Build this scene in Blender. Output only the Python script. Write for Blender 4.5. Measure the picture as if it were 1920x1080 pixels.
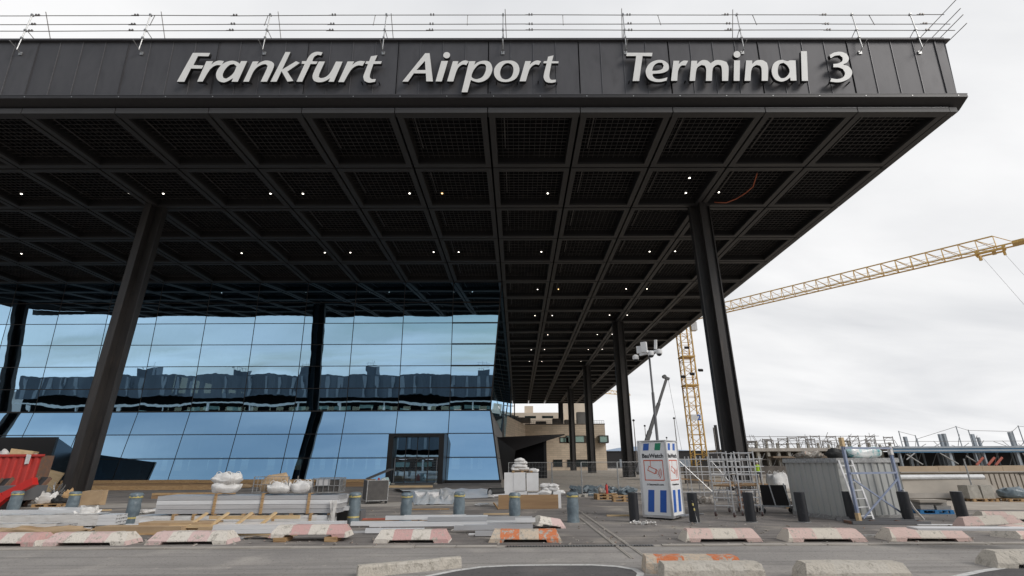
import bpy, bmesh, math, random
from mathutils import Vector, Matrix, Euler, noise

R = math.radians
PI = math.pi
rnd = random.Random(11)
for o in list(bpy.data.objects):
    bpy.data.objects.remove(o)
SC = bpy.context.scene
COL = SC.collection

# ------------------------------------------------------------------ camera
F, PITCH, YAW, ROLL, CX, CY, CAMZ = 885.878, 0.3386, -0.0046, -0.0050, 13.12, 18.06, 1.9
_cy, _sy, _cp, _sp = math.cos(YAW), math.sin(YAW), math.cos(PITCH), math.sin(PITCH)
FW = Vector((-_sy * _cp, _cy * _cp, _sp))
_rt = Vector((_cy, _sy, 0))
_up = _rt.cross(FW)
RT = math.cos(ROLL) * _rt + math.sin(ROLL) * _up
UP = -math.sin(ROLL) * _rt + math.cos(ROLL) * _up
cam = bpy.data.cameras.new('camera')
camo = bpy.data.objects.new('camera', cam)
COL.objects.link(camo)
cam.sensor_width = 36.0
cam.lens = F * 36 / 1920
cam.shift_x = -CX / 1920
cam.shift_y = CY / 1920
cam.clip_start = 0.1
cam.clip_end = 20000
camo.matrix_world = Matrix(((RT.x, UP.x, -FW.x, 0), (RT.y, UP.y, -FW.y, 0), (RT.z, UP.z, -FW.z, CAMZ), (0, 0, 0, 1)))
SC.camera = camo

# ------------------------------------------------------------------ sky, sun, exposure
SUN_EL, SUN_AZ = R(31), R(128)          # azimuth measured from +Y towards +X
W = bpy.data.worlds.new('World')
SC.world = W
W.use_nodes = True
nt = W.node_tree
nt.nodes.clear()


def nd(tree, t, **kw):
    n = tree.nodes.new(t)
    for k, v in kw.items():
        setattr(n, k, v)
    return n


def build_world():
    L = nt.links.new
    out = nd(nt, 'ShaderNodeOutputWorld')
    sky = nd(nt, 'ShaderNodeTexSky', sky_type='NISHITA')
    sky.sun_disc = False
    sky.sun_elevation = SUN_EL
    sky.sun_rotation = SUN_AZ
    sky.air_density = 1.3
    sky.dust_density = 1.0
    b1 = nd(nt, 'ShaderNodeBackground')
    b1.inputs['Strength'].default_value = 0.075
    L(sky.outputs['Color'], b1.inputs['Color'])
    tc = nd(nt, 'ShaderNodeTexCoord')
    sep = nd(nt, 'ShaderNodeSeparateXYZ')
    L(tc.outputs['Generated'], sep.inputs['Vector'])
    # project the direction on a cloud layer so that the clouds flatten out towards the horizon
    zz = nd(nt, 'ShaderNodeMath', operation='MAXIMUM'); zz.inputs[1].default_value = 0.0
    L(sep.outputs['Z'], zz.inputs[0])
    za = nd(nt, 'ShaderNodeMath', operation='ADD'); za.inputs[1].default_value = 0.26
    L(zz.outputs[0], za.inputs[0])
    comb = nd(nt, 'ShaderNodeCombineXYZ')
    for ax in 'XY':
        dv = nd(nt, 'ShaderNodeMath', operation='DIVIDE')
        L(sep.outputs[ax], dv.inputs[0]); L(za.outputs[0], dv.inputs[1])
        L(dv.outputs[0], comb.inputs[ax])
    mp = nd(nt, 'ShaderNodeMapping')
    mp.inputs['Rotation'].default_value = (0, 0, R(28))
    mp.inputs['Scale'].default_value = (0.55, 1.25, 1)
    L(comb.outputs[0], mp.inputs['Vector'])
    n1 = nd(nt, 'ShaderNodeTexNoise')
    n1.inputs['Scale'].default_value = 1.15
    n1.inputs['Detail'].default_value = 7
    n1.inputs['Roughness'].default_value = 0.52
    n1.inputs['Distortion'].default_value = 0.35
    L(mp.outputs[0], n1.inputs['Vector'])
    rp = nd(nt, 'ShaderNodeValToRGB')
    rp.color_ramp.elements[0].position = 0.27
    rp.color_ramp.elements[0].color = (0.535, 0.55, 0.578, 1)
    rp.color_ramp.elements[1].position = 0.62
    rp.color_ramp.elements[1].color = (0.84, 0.84, 0.845, 1)
    L(n1.outputs['Fac'], rp.inputs['Fac'])
    b2 = nd(nt, 'ShaderNodeBackground')
    b2.inputs['Strength'].default_value = 1.0
    L(rp.outputs['Color'], b2.inputs['Color'])
    # the cloud sheet covers the sky ahead and thins out to the south, behind the photographer
    n2 = nd(nt, 'ShaderNodeTexNoise')
    n2.inputs['Scale'].default_value = 1.6
    n2.inputs['Detail'].default_value = 5
    L(mp.outputs[0], n2.inputs['Vector'])
    m1 = nd(nt, 'ShaderNodeMath', operation='MULTIPLY_ADD')
    m1.inputs[1].default_value = 2.2; m1.inputs[2].default_value = -1.1
    L(n2.outputs['Fac'], m1.inputs[0])
    m2 = nd(nt, 'ShaderNodeMath', operation='ADD')
    L(sep.outputs['Y'], m2.inputs[0]); L(m1.outputs[0], m2.inputs[1])
    # cloud banks close up towards the horizon
    hz1 = nd(nt, 'ShaderNodeMath', operation='SUBTRACT'); hz1.inputs[0].default_value = 0.34; hz1.use_clamp = True
    L(zz.outputs[0], hz1.inputs[1])
    hz2 = nd(nt, 'ShaderNodeMath', operation='MULTIPLY_ADD'); hz2.inputs[1].default_value = 2.3
    L(hz1.outputs[0], hz2.inputs[0]); L(m2.outputs[0], hz2.inputs[2])
    m2 = hz2
    mr = nd(nt, 'ShaderNodeMapRange', interpolation_type='SMOOTHSTEP')
    mr.inputs['From Min'].default_value = -1.05
    mr.inputs['From Max'].default_value = 0.1
    mr.inputs['To Min'].default_value = 0.15
    mr.inputs['To Max'].default_value = 1.0
    L(m2.outputs[0], mr.inputs['Value'])
    mx = nd(nt, 'ShaderNodeMixShader')
    L(mr.outputs['Result'], mx.inputs['Fac'])
    L(b1.outputs[0], mx.inputs[1]); L(b2.outputs[0], mx.inputs[2])
    L(mx.outputs[0], out.inputs['Surface'])


build_world()
sl = bpy.data.lights.new('sun', 'SUN')
sl.energy = 1.5
sl.angle = R(24)
sl.color = (1.0, 0.965, 0.92)
so = bpy.data.objects.new('sun', sl)
COL.objects.link(so)
_sd = Vector((math.sin(SUN_AZ) * math.cos(SUN_EL), math.cos(SUN_AZ) * math.cos(SUN_EL), math.sin(SUN_EL)))
so.rotation_euler = _sd.to_track_quat('Z', 'Y').to_euler()
so.location = (0, -30, 60)
SC.view_settings.view_transform = 'Standard'
SC.view_settings.look = 'None'
SC.view_settings.gamma = 1
SC.view_settings.exposure = 0.22
SC.render.engine = 'CYCLES'
SC.cycles.max_bounces = 5
SC.cycles.transparent_max_bounces = 12


# ------------------------------------------------------------------ helpers
def ray(px, py):
    return FW + RT * ((px - 960 - CX) / F) - UP * ((py - 540 - CY) / F)


def G(px, py, z=0.0):
    """ground point (or point at height z) that the photograph shows at a pixel"""
    d = ray(px, py)
    t = (z - CAMZ) / d.z
    return Vector((d.x * t, d.y * t, z))


def D(px, py, Y):
    d = ray(px, py)
    t = Y / d.y
    return Vector((d.x * t, Y, CAMZ + d.z * t))


MATS = {}


def mat(name, c, rough=0.7, metal=0.0, c2=None, scale=3.0, lo=0.35, hi=0.65, bump=0.0, bscale=30.0,
        spec=0.5, stretch=None, c3=None, scale3=20.0, lo3=0.5, hi3=0.62, emit=0.0, trans=0.0):
    """procedural material: two colours blended by noise, a third in speckles, fine relief"""
    m = bpy.data.materials.new(name)
    MATS[name] = m
    m.use_nodes = True
    t = m.node_tree
    L = t.links.new
    b = t.nodes['Principled BSDF']
    b.inputs['Roughness'].default_value = rough
    b.inputs['Metallic'].default_value = metal
    b.inputs['Specular IOR Level'].default_value = spec
    b.inputs['Base Color'].default_value = (*c, 1)
    if emit:
        b.inputs['Emission Color'].default_value = (*c, 1)
        b.inputs['Emission Strength'].default_value = emit
    if c2 is None and not bump:
        c2 = tuple(x * 0.82 for x in c)
    tc = nd(t, 'ShaderNodeTexCoord')
    oi = nd(t, 'ShaderNodeObjectInfo')
    ml = nd(t, 'ShaderNodeMath', operation='MULTIPLY'); ml.inputs[1].default_value = 37.0
    L(oi.outputs['Random'], ml.inputs[0])
    va = nd(t, 'ShaderNodeVectorMath', operation='ADD')
    L(tc.outputs['Object'], va.inputs[0]); L(ml.outputs[0], va.inputs[1])
    vec = va.outputs[0]
    if stretch:
        mp = nd(t, 'ShaderNodeMapping')
        mp.inputs['Scale'].default_value = stretch
        L(vec, mp.inputs['Vector'])
        vec = mp.outputs[0]
    col = None
    if c2 is not None:
        n = nd(t, 'ShaderNodeTexNoise')
        n.inputs['Scale'].default_value = scale
        n.inputs['Detail'].default_value = 6
        n.inputs['Roughness'].default_value = 0.6
        L(vec, n.inputs['Vector'])
        r = nd(t, 'ShaderNodeMapRange')
        r.inputs['From Min'].default_value = lo; r.inputs['From Max'].default_value = hi
        L(n.outputs['Fac'], r.inputs['Value'])
        mx = nd(t, 'ShaderNodeMix', data_type='RGBA')
        mx.inputs['A'].default_value = (*c, 1); mx.inputs['B'].default_value = (*c2, 1)
        L(r.outputs[0], mx.inputs['Factor'])
        col = mx.outputs['Result']
    if c3 is not None:
        n = nd(t, 'ShaderNodeTexNoise')
        n.inputs['Scale'].default_value = scale3
        n.inputs['Detail'].default_value = 4
        L(vec, n.inputs['Vector'])
        r = nd(t, 'ShaderNodeMapRange')
        r.inputs['From Min'].default_value = lo3; r.inputs['From Max'].default_value = hi3
        L(n.outputs['Fac'], r.inputs['Value'])
        mx = nd(t, 'ShaderNodeMix', data_type='RGBA')
        mx.inputs['B'].default_value = (*c3, 1)
        if col: L(col, mx.inputs['A'])
        else: mx.inputs['A'].default_value = (*c, 1)
        L(r.outputs[0], mx.inputs['Factor'])
        col = mx.outputs['Result']
    if col:
        L(col, b.inputs['Base Color'])
    if bump:
        n = nd(t, 'ShaderNodeTexNoise')
        n.inputs['Scale'].default_value = bscale
        n.inputs['Detail'].default_value = 5
        L(vec, n.inputs['Vector'])
        bp = nd(t, 'ShaderNodeBump')
        bp.inputs['Strength'].default_value = min(1.0, bump)
        bp.inputs['Distance'].default_value = 0.02 if bump <= 1 else 0.02 * bump
        L(n.outputs['Fac'], bp.inputs['Height'])
        L(bp.outputs['Normal'], b.inputs['Normal'])
    return m


class MB:
    """collects shapes; build() links them as ONE mesh object"""

    def __init__(s):
        s.v, s.f, s.mi = [], [], []
        s.m = 0

    def add(s, verts, faces):
        n = len(s.v)
        s.v += [tuple(p) for p in verts]
        s.f += [tuple(i + n for i in q) for q in faces]
        s.mi += [s.m] * len(faces)
        return s

    def box(s, a, b, rot=None, jit=0.0):
        x0, y0, z0 = a; x1, y1, z1 = b
        P = [(x0, y0, z0), (x1, y0, z0), (x1, y1, z0), (x0, y1, z0), (x0, y0, z1), (x1, y0, z1), (x1, y1, z1), (x0, y1, z1)]
        if jit: P = [tuple(c + rnd.uniform(-jit, jit) for c in p) for p in P]
        if rot is not None: P = [tuple(rot @ Vector(p)) for p in P]
        return s.add(P, [(0, 3, 2, 1), (4, 5, 6, 7), (0, 1, 5, 4), (1, 2, 6, 5), (2, 3, 7, 6), (3, 0, 4, 7)])

    def cbox(s, c, size, rz=0.0, rx=0.0, ry=0.0, jit=0.0):
        M = Matrix.Translation(c) @ Euler((rx, ry, rz)).to_matrix().to_4x4()
        h = [k / 2 for k in size]
        return s.box((-h[0], -h[1], -h[2]), (h[0], h[1], h[2]), M, jit)

    def beam(s, p, q, w, h, upv=(0, 0, 1)):
        """rectangular bar from p to q, w across and h along upv"""
        p, q = Vector(p), Vector(q)
        d = (q - p).normalized()
        u = Vector(upv)
        if abs(d.dot(u)) > 0.99: u = Vector((0, 1, 0))
        x = d.cross(u).normalized(); y = x.cross(d).normalized()
        P = []
        for e in (p, q):
            for a, b in ((-1, -1), (1, -1), (1, 1), (-1, 1)):
                P.append(e + x * a * w / 2 + y * b * h / 2)
        return s.add(P, [(0, 3, 2, 1), (4, 5, 6, 7), (0, 1, 5, 4), (1, 2, 6, 5), (2, 3, 7, 6), (3, 0, 4, 7)])

    def tube(s, p, q, r, n=8, r2=None, caps=True):
        p, q = Vector(p), Vector(q)
        r2 = r if r2 is None else r2
        d = (q - p).normalized()
        u = Vector((0, 0, 1)) if abs(d.z) < 0.95 else Vector((1, 0, 0))
        x = d.cross(u).normalized(); y = x.cross(d)
        P = []
        for e, rr in ((p, r), (q, r2)):
            for i in range(n):
                a = 2 * PI * i / n
                P.append(e + (x * math.cos(a) + y * math.sin(a)) * rr)
        Fc = [(i, (i + 1) % n, n + (i + 1) % n, n + i) for i in range(n)]
        if caps: Fc += [tuple(range(n - 1, -1, -1)), tuple(range(n, 2 * n))]
        return s.add(P, Fc)

    def path(s, pts, r, n=6):
        for a, b in zip(pts[:-1], pts[1:]): s.tube(a, b, r, n)
        return s

    def lathe(s, prof, n=16, c=(0, 0, 0), jit=0.0, sx=1.0, sy=1.0):
        P = []
        for r, z in prof:
            for i in range(n):
                a = 2 * PI * i / n
                k = 1 + (rnd.uniform(-jit, jit) if jit else 0)
                P.append((c[0] + r * k * math.cos(a) * sx, c[1] + r * k * math.sin(a) * sy, c[2] + z))
        Fc = []
        for j in range(len(prof) - 1):
            for i in range(n):
                Fc.append((j * n + i, j * n + (i + 1) % n, (j + 1) * n + (i + 1) % n, (j + 1) * n + i))
        Fc.append(tuple(range(n - 1, -1, -1)))
        k = (len(prof) - 1) * n
        Fc.append(tuple(range(k, k + n)))
        return s.add(P, Fc)

    def prism(s, poly, a, b, axis='y'):
        """extrude a 2-D polygon between a and b along an axis"""
        def pt(u, v, w):
            return {'x': (w, u, v), 'y': (u, w, v), 'z': (u, v, w)}[axis]
        n = len(poly)
        P = [pt(u, v, a) for u, v in poly] + [pt(u, v, b) for u, v in poly]
        return s.add(P, [tuple(range(n)), tuple(range(2 * n - 1, n - 1, -1))] + [(i, n + i, n + (i + 1) % n, (i + 1) % n) for i in range(n)])

    def quad(s, *P):
        return s.add(P, [tuple(range(len(P)))])

    def grid(s, fn, nu, nv):
        P = [fn(i / nu, j / nv) for j in range(nv + 1) for i in range(nu + 1)]
        return s.add(P, [(j * (nu + 1) + i, j * (nu + 1) + i + 1, (j + 1) * (nu + 1) + i + 1, (j + 1) * (nu + 1) + i) for j in range(nv) for i in range(nu)])

    def mesh(s, name, mats, smooth=False, fix=True):
        me = bpy.data.meshes.new(name)
        me.from_pydata(s.v, [], s.f)
        for m in (mats if isinstance(mats, (list, tuple)) else [mats]):
            me.materials.append(MATS[m] if isinstance(m, str) else m)
        me.polygons.foreach_set('material_index', s.mi)
        if fix:
            bm = bmesh.new(); bm.from_mesh(me)
            bmesh.ops.recalc_face_normals(bm, faces=bm.faces)
            bm.to_mesh(me); bm.free()
        if smooth:
            me.shade_smooth()
            if smooth is not True: me.set_sharp_from_angle(angle=R(smooth))
        me.update()
        return me

    def build(s, name, mats, parent=None, smooth=False, loc=None, rot=None, fix=True):
        return link(name, s.mesh(name, mats, smooth, fix), parent, loc, rot)


def link(name, me, parent=None, loc=None, rot=None):
    o = bpy.data.objects.new(name, me)
    COL.objects.link(o)
    if parent is not None: o.parent = parent
    if loc is not None: o.location = loc
    if rot is not None: o.rotation_euler = rot
    return o


def tag(o, label, cat, group=None):
    o['label'] = label
    o['category'] = cat
    if group: o['group'] = group
    return o


def thing(name, label, cat, loc=(0, 0, 0), rz=0.0, group=None, rot=None):
    o = bpy.data.objects.new(name, None)
    COL.objects.link(o)
    o.empty_display_size = 0.3
    o.location = loc
    o.rotation_euler = rot if rot is not None else (0, 0, rz)
    return tag(o, label, cat, group)


def struct(o):
    o['kind'] = 'structure'
    return o


def stuff(o):
    o['kind'] = 'stuff'
    return o


def dup(root, loc, rz=None, label=None):
    """a copy of a thing with copies of its parts and sub-parts"""
    r = root.copy(); COL.objects.link(r)
    r.location = loc
    if rz is not None: r.rotation_euler = (0, 0, rz)
    if label: r['label'] = label
    for ch in list(root.children):
        c = ch.copy(); COL.objects.link(c); c.parent = r
        for g in list(ch.children):
            d = g.copy(); COL.objects.link(d); d.parent = c
    return r


# ------------------------------------------------------------------ materials


def asphalt_material(name, c, dark, light, track):
    """worn asphalt: aggregate speckle, dusty patches, dark spots and faint wheel tracks along the road"""
    m = mat(name, c, 0.9, c2=dark, scale=0.30, lo=0.38, hi=0.68, c3=light, scale3=0.75, lo3=0.52, hi3=0.80, bump=0.5, bscale=55, spec=0.25)
    t = m.node_tree; L = t.links.new
    bs = t.nodes['Principled BSDF']
    cur = bs.inputs['Base Color'].links[0].from_socket
    tc = nd(t, 'ShaderNodeTexCoord')
    for sc, st, lo, hi, col, amt in ((90.0, (1, 1, 1), 0.35, 0.65, (1.22, 1.2, 1.18, 1), 1.0), (16.0, (1, 1, 1), 0.60, 0.66, (0.62, 0.61, 0.60, 1), 0.9),
                                     (2.0, (0.05, 1.6, 1), 0.50, 0.64, track, 0.8), (5.0, (1, 1, 1), 0.66, 0.72, (1.5, 1.45, 1.38, 1), 0.7)):
        mp = nd(t, 'ShaderNodeMapping'); mp.inputs['Scale'].default_value = st; L(tc.outputs['Object'], mp.inputs['Vector'])
        n = nd(t, 'ShaderNodeTexNoise'); n.inputs['Scale'].default_value = sc; n.inputs['Detail'].default_value = 5; L(mp.outputs[0], n.inputs['Vector'])
        r = nd(t, 'ShaderNodeMapRange'); r.inputs['From Min'].default_value = lo; r.inputs['From Max'].default_value = hi; r.inputs['To Max'].default_value = amt
        L(n.outputs['Fac'], r.inputs['Value'])
        mx = nd(t, 'ShaderNodeMix', data_type='RGBA', blend_type='MULTIPLY'); L(r.outputs[0], mx.inputs['Factor'])
        L(cur, mx.inputs['A']); mx.inputs['B'].default_value = col
        cur = mx.outputs['Result']
    L(cur, bs.inputs['Base Color'])


asphalt_material('asphalt', (0.225, 0.208, 0.195), (0.150, 0.138, 0.130), (0.40, 0.36, 0.31), (0.70, 0.70, 0.70, 1))
asphalt_material('asphalt_road', (0.31, 0.293, 0.276), (0.245, 0.232, 0.221), (0.40, 0.372, 0.34), (0.74, 0.74, 0.74, 1))
asphalt_material('asphalt_new', (0.115, 0.11, 0.11), (0.095, 0.09, 0.09), (0.16, 0.15, 0.145), (0.9, 0.9, 0.9, 1))
mat('paving', (0.46, 0.405, 0.345), 0.9, c2=(0.38, 0.335, 0.285), scale=0.25, c3=(0.52, 0.47, 0.40), scale3=1.5, spec=0.2)
mat('concrete_strip', (0.44, 0.405, 0.365), 0.9, c2=(0.35, 0.32, 0.285), scale=1.2, bump=0.2, bscale=40, spec=0.2)
mat('concrete', (0.42, 0.395, 0.35), 0.9, c2=(0.33, 0.31, 0.27), scale=5, c3=(0.24, 0.22, 0.19), scale3=22, lo3=0.58, hi3=0.75, bump=0.6, bscale=22, spec=0.2)
mat('road_paint', (0.66, 0.65, 0.63), 0.7, c2=(0.50, 0.49, 0.47), scale=6, c3=(0.25, 0.24, 0.23), scale3=14, lo3=0.62, hi3=0.7)
mat('black_metal', (0.032, 0.029, 0.029), 0.45, 0.35, c2=(0.040, 0.036, 0.035), scale=1.5, spec=0.5)
mat('fascia_metal', (0.075, 0.073, 0.078), 0.55, 0.35, c2=(0.096, 0.093, 0.098), scale=0.8, stretch=(1, 1, 0.4), c3=(0.060, 0.058, 0.062), scale3=1.6, lo3=0.5, hi3=0.8)
mat('fascia_dark', (0.028, 0.026, 0.027), 0.5, 0.3)
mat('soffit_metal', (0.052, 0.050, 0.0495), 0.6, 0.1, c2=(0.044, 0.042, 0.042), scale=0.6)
mat('coffer_shade', (0.022, 0.020, 0.020), 0.6, 0.1)  # coffer sides darker than the ribs: shade of the recess put into the colour
mat('seam_highlight', (0.16, 0.157, 0.163), 0.45, 0.4)  # paler than the sheets: highlight along the ridges put into the colour
mat('grille_metal', (0.055, 0.054, 0.055), 0.5, 0.2, c2=(0.12, 0.11, 0.105), scale=2)
mat('void_black', (0.006, 0.006, 0.007), 0.9, c2=(0.008, 0.008, 0.009), spec=0.1)
mat('column_steel', (0.060, 0.055, 0.053), 0.5, 0.35, c2=(0.046, 0.042, 0.041), scale=2.0, stretch=(1, 1, 0.15), c3=(0.085, 0.07, 0.062), scale3=5, lo3=0.55, hi3=0.8)
mat('letter_face', (0.80, 0.79, 0.76), 0.45, c2=(0.76, 0.75, 0.725), scale=1.5)
mat('letter_side', (0.02, 0.02, 0.021), 0.5)
mat('galvanised', (0.40, 0.40, 0.39), 0.45, 0.75, c2=(0.30, 0.30, 0.30), scale=6, c3=(0.5, 0.5, 0.5), scale3=18)
mat('scaffold_tube', (0.26, 0.245, 0.235), 0.5, 0.6, c2=(0.19, 0.175, 0.165), scale=3)
mat('aluminium', (0.66, 0.66, 0.66), 0.38, 0.65, c2=(0.55, 0.55, 0.55), scale=5)
mat('lamp_light', (1.0, 0.93, 0.82), 0.5, emit=5.0)
mat('lamp_amber', (1.0, 0.62, 0.25), 0.5, emit=4.0)


def glass_material():
    m = bpy.data.materials.new('facade_glass')
    MATS['facade_glass'] = m
    m.use_nodes = True
    t = m.node_tree
    t.nodes.clear()
    L = t.links.new
    out = nd(t, 'ShaderNodeOutputMaterial')
    gl = nd(t, 'ShaderNodeBsdfGlossy')
    gl.inputs['Roughness'].default_value = 0.0
    gl.inputs['Color'].default_value = (0.47, 0.73, 0.97, 1)
    tr = nd(t, 'ShaderNodeBsdfTransparent')
    tr.inputs['Color'].default_value = (0.30, 0.42, 0.37, 1)
    mx = nd(t, 'ShaderNodeMixShader')
    fr = nd(t, 'ShaderNodeFresnel'); fr.inputs['IOR'].default_value = 1.5
    ad = nd(t, 'ShaderNodeMath', operation='MULTIPLY_ADD')
    ad.inputs[1].default_value = 0.4; ad.inputs[2].default_value = 0.80
    ad.use_clamp = True
    L(fr.outputs[0], ad.inputs[0])
    L(ad.outputs[0], mx.inputs['Fac'])
    L(tr.outputs[0], mx.inputs[1]); L(gl.outputs[0], mx.inputs[2])
    # faint roller waves in the toughened panes
    tc = nd(t, 'ShaderNodeTexCoord')
    oi = nd(t, 'ShaderNodeObjectInfo')
    ml = nd(t, 'ShaderNodeMath', operation='MULTIPLY'); ml.inputs[1].default_value = 61.0
    L(oi.outputs['Random'], ml.inputs[0])
    va = nd(t, 'ShaderNodeVectorMath', operation='ADD')
    L(tc.outputs['Object'], va.inputs[0]); L(ml.outputs[0], va.inputs[1])
    mp = nd(t, 'ShaderNodeMapping'); mp.inputs['Scale'].default_value = (1.0, 1.0, 0.35)
    L(va.outputs[0], mp.inputs['Vector'])
    n = nd(t, 'ShaderNodeTexNoise'); n.inputs['Scale'].default_value = 1.1; n.inputs['Detail'].default_value = 1.0
    L(mp.outputs[0], n.inputs['Vector'])
    bp = nd(t, 'ShaderNodeBump'); bp.inputs['Strength'].default_value = 1.0; bp.inputs['Distance'].default_value = 0.0025
    L(n.outputs['Fac'], bp.inputs['Height'])
    L(bp.outputs['Normal'], gl.inputs['Normal'])
    L(mx.outputs[0], out.inputs['Surface'])


glass_material()
mat('clear_glass', (0.02, 0.03, 0.03), 0.05, spec=0.8, c2=(0.03, 0.04, 0.04), scale=0.5)
mat('green_glass', (0.20, 0.34, 0.30), 0.08, spec=0.8, c2=(0.26, 0.40, 0.35), scale=0.4)

# ================================================================== the setting
X0 = -1.86            # rib line over the corner of the glass hall
BAY = 6.0
YF = 24.84            # front edge of the canopy
ZS = 23.30            # soffit level
# ground: one sheet to the horizon
g = MB().quad((-6000, -3000, 0), (6000, -3000, 0), (6000, 9000, 0), (-6000, 9000, 0))
struct(g.build('ground', 'asphalt'))
yk = 12.86            # kerb line between the plaza and the road
g = MB().quad((-400, -400, 0.004), (400, -400, 0.004), (400, yk - 0.13, 0.004), (-400, yk - 0.13, 0.004))
struct(g.build('road', 'asphalt_road'))
kerb = struct(MB().quad((-400, yk - 0.14, 0.008), (400, yk - 0.14, 0.008), (400, yk + 0.14, 0.008), (-400, yk + 0.14, 0.008)).build('kerb_strip', 'concrete_strip'))
for i in range(-16, 17):
    ks = MB().box((-0.485, -0.11, 0.0), (0.485, 0.11, 0.022), jit=0.003)
    if i < 0 or i > 3:
        o = ks.build('kerb_stone', 'concrete_strip', kerb, loc=(i * 1.0, yk, 0.010))
# paved terrace further back, beige
struct(MB().quad((-1.0, 36, 0.006), (60, 34, 0.006), (120, 160, 0.006), (-8, 190, 0.006)).build('paved_terrace', 'paving'))
struct(MB().quad((-60, 25.2, 0.006), (1.0, 24.6, 0.006), (0.5, 27.4, 0.006), (-60, 28.4, 0.006)).build('concrete_path', 'concrete_strip'))
struct(MB().quad((16.5, 21.5, 0.006), (70, 19.5, 0.006), (90, 34, 0.006), (13.5, 34, 0.006)).build('paved_strip', 'paving'))


def slot_drain():
    t = thing('slot_drain', 'comb edged slot drain set in the kerb line in front of the orange barrier', 'drain', (0, yk, 0.008))
    MB().box((-0.3, -0.10, 0), (3.3, 0.10, 0.006)).build('channel', 'void_black', t)
    b = MB()
    x = -0.3
    while x < 3.3:
        b.box((x, -0.09, 0.005), (x + 0.035, 0.05, 0.014)); x += 0.07
    b.box((-0.3, 0.05, 0.004), (3.3, 0.10, 0.015))
    b.build('grating', 'galvanised', t)


slot_drain()


def rail_drain():
    p, q = G(1078, 958), G(1200, 1048)
    t = thing('channel_drain', 'long twin lipped channel drain running diagonally across the asphalt', 'drain')
    d = (q - p).normalized(); n = Vector((-d.y, d.x, 0))
    for s in (-0.16, 0.16):
        for e in (-0.022, 0.022):
            MB().beam(p + n * (s + e) + Vector((0, 0, 0.012)), q + n * (s + e) + Vector((0, 0, 0.012)), 0.030, 0.02).build('lip', 'concrete_strip', t)
        MB().beam(p + n * s + Vector((0, 0, 0.006)), q + n * s + Vector((0, 0, 0.006)), 0.03, 0.008).build('slot', 'void_black', t)


rail_drain()


def painted_island(name, pts, label, w=0.13):
    """road marking: a closed white line round a field of fresh dark asphalt"""
    base = MB().quad(*[(x, y, 0.008) for x, y in pts]).build(name, 'asphalt_new')
    struct(base)
    n = len(pts)
    c = Vector((sum(p[0] for p in pts) / n, sum(p[1] for p in pts) / n, 0))
    b = MB()
    inner = []
    for i in range(n):
        p = Vector((*pts[i], 0)); a = Vector((*pts[i - 1], 0)); e = Vector((*pts[(i + 1) % n], 0))
        t1 = (p - a).normalized(); t2 = (e - p).normalized()
        nn = (Vector((-t1.y, t1.x, 0)) + Vector((-t2.y, t2.x, 0))).normalized()
        if nn.dot(c - p) < 0: nn = -nn
        inner.append(p + nn * w)
    for i in range(n):
        j = (i + 1) % n
        b.quad((pts[i][0], pts[i][1], 0.012), (pts[j][0], pts[j][1], 0.012), (inner[j].x, inner[j].y, 0.012), (inner[i].x, inner[i].y, 0.012))
    b.build('white_line', 'road_paint', base)


def island_pts(px):
    return [tuple(G(x, y)[:2]) for x, y in px]


arc = island_pts([(760, 1092), (800, 1080), (850, 1070), (900, 1063), (960, 1060), (1040, 1059), (1110, 1059), (1160, 1062), (1195, 1068), (1208, 1076)])
arc += [(2.15, 9.3), (1.6, 8.4), (0.2, 7.6), (-2.4, 7.6), (-3.6, 8.4)]
painted_island('road_island_marking', arc, '')
arc = island_pts([(1740, 1095), (1780, 1082), (1830, 1071), (1890, 1062), (1960, 1058), (2060, 1060)])
arc += [(11.0, 8.6), (9.5, 7.4), (6.5, 7.6), (6.2, 8.6)]
painted_island('road_island_marking', arc, '')

# far hills
b = MB()
hp = []
for i in range(61):
    x = -5200 + i * 175
    h = 70 + 95 * math.exp(-((x - 1500) / 900) ** 2) + 18 * math.sin(i * 0.9) + 25 * math.exp(-((x - 3400) / 700) ** 2)
    hp.append((x, h))
for i in range(60):
    (xa, ha), (xb, hb) = hp[i], hp[i + 1]
    b.quad((xa, 5000, -5), (xb, 5000, -5), (xb, 5400, hb), (xa, 5400, ha))
    b.quad((xa, 5400, ha), (xb, 5400, hb), (xb, 6600, -5), (xa, 6600, -5))
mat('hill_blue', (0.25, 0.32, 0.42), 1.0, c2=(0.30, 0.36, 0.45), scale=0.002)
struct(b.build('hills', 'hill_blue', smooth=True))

# ================================================================== canopy
CAN = thing('terminal_canopy', 'vast black flat canopy with coffered underside and dark metal edge band', 'canopy', (X0, YF, 0))


def W2C(x, y, z=0.0):
    return (x - X0, y - YF, z)


# one coffer: border frame with deep sides, and the egg-crate grille in it
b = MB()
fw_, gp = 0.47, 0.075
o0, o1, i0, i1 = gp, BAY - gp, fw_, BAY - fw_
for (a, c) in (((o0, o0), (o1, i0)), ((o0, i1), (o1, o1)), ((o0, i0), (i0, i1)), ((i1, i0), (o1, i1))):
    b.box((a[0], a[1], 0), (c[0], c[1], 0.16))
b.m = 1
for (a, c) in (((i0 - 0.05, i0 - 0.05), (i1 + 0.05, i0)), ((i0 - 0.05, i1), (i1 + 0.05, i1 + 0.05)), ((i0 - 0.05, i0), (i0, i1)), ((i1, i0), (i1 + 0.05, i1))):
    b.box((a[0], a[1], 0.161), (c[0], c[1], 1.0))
frame_me = b.mesh('soffit_frame', ['soffit_metal', 'coffer_shade'])
b = MB()
n = 13
for i in range(1, n):
    c = i0 + (i1 - i0) * i / n
    b.box((c - 0.011, i0 + 0.01, 0.55), (c + 0.011, i1 - 0.01, 0.58))
    b.box((i0 + 0.01, c - 0.011, 0.50), (i1 - 0.01, c + 0.011, 0.545))
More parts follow.
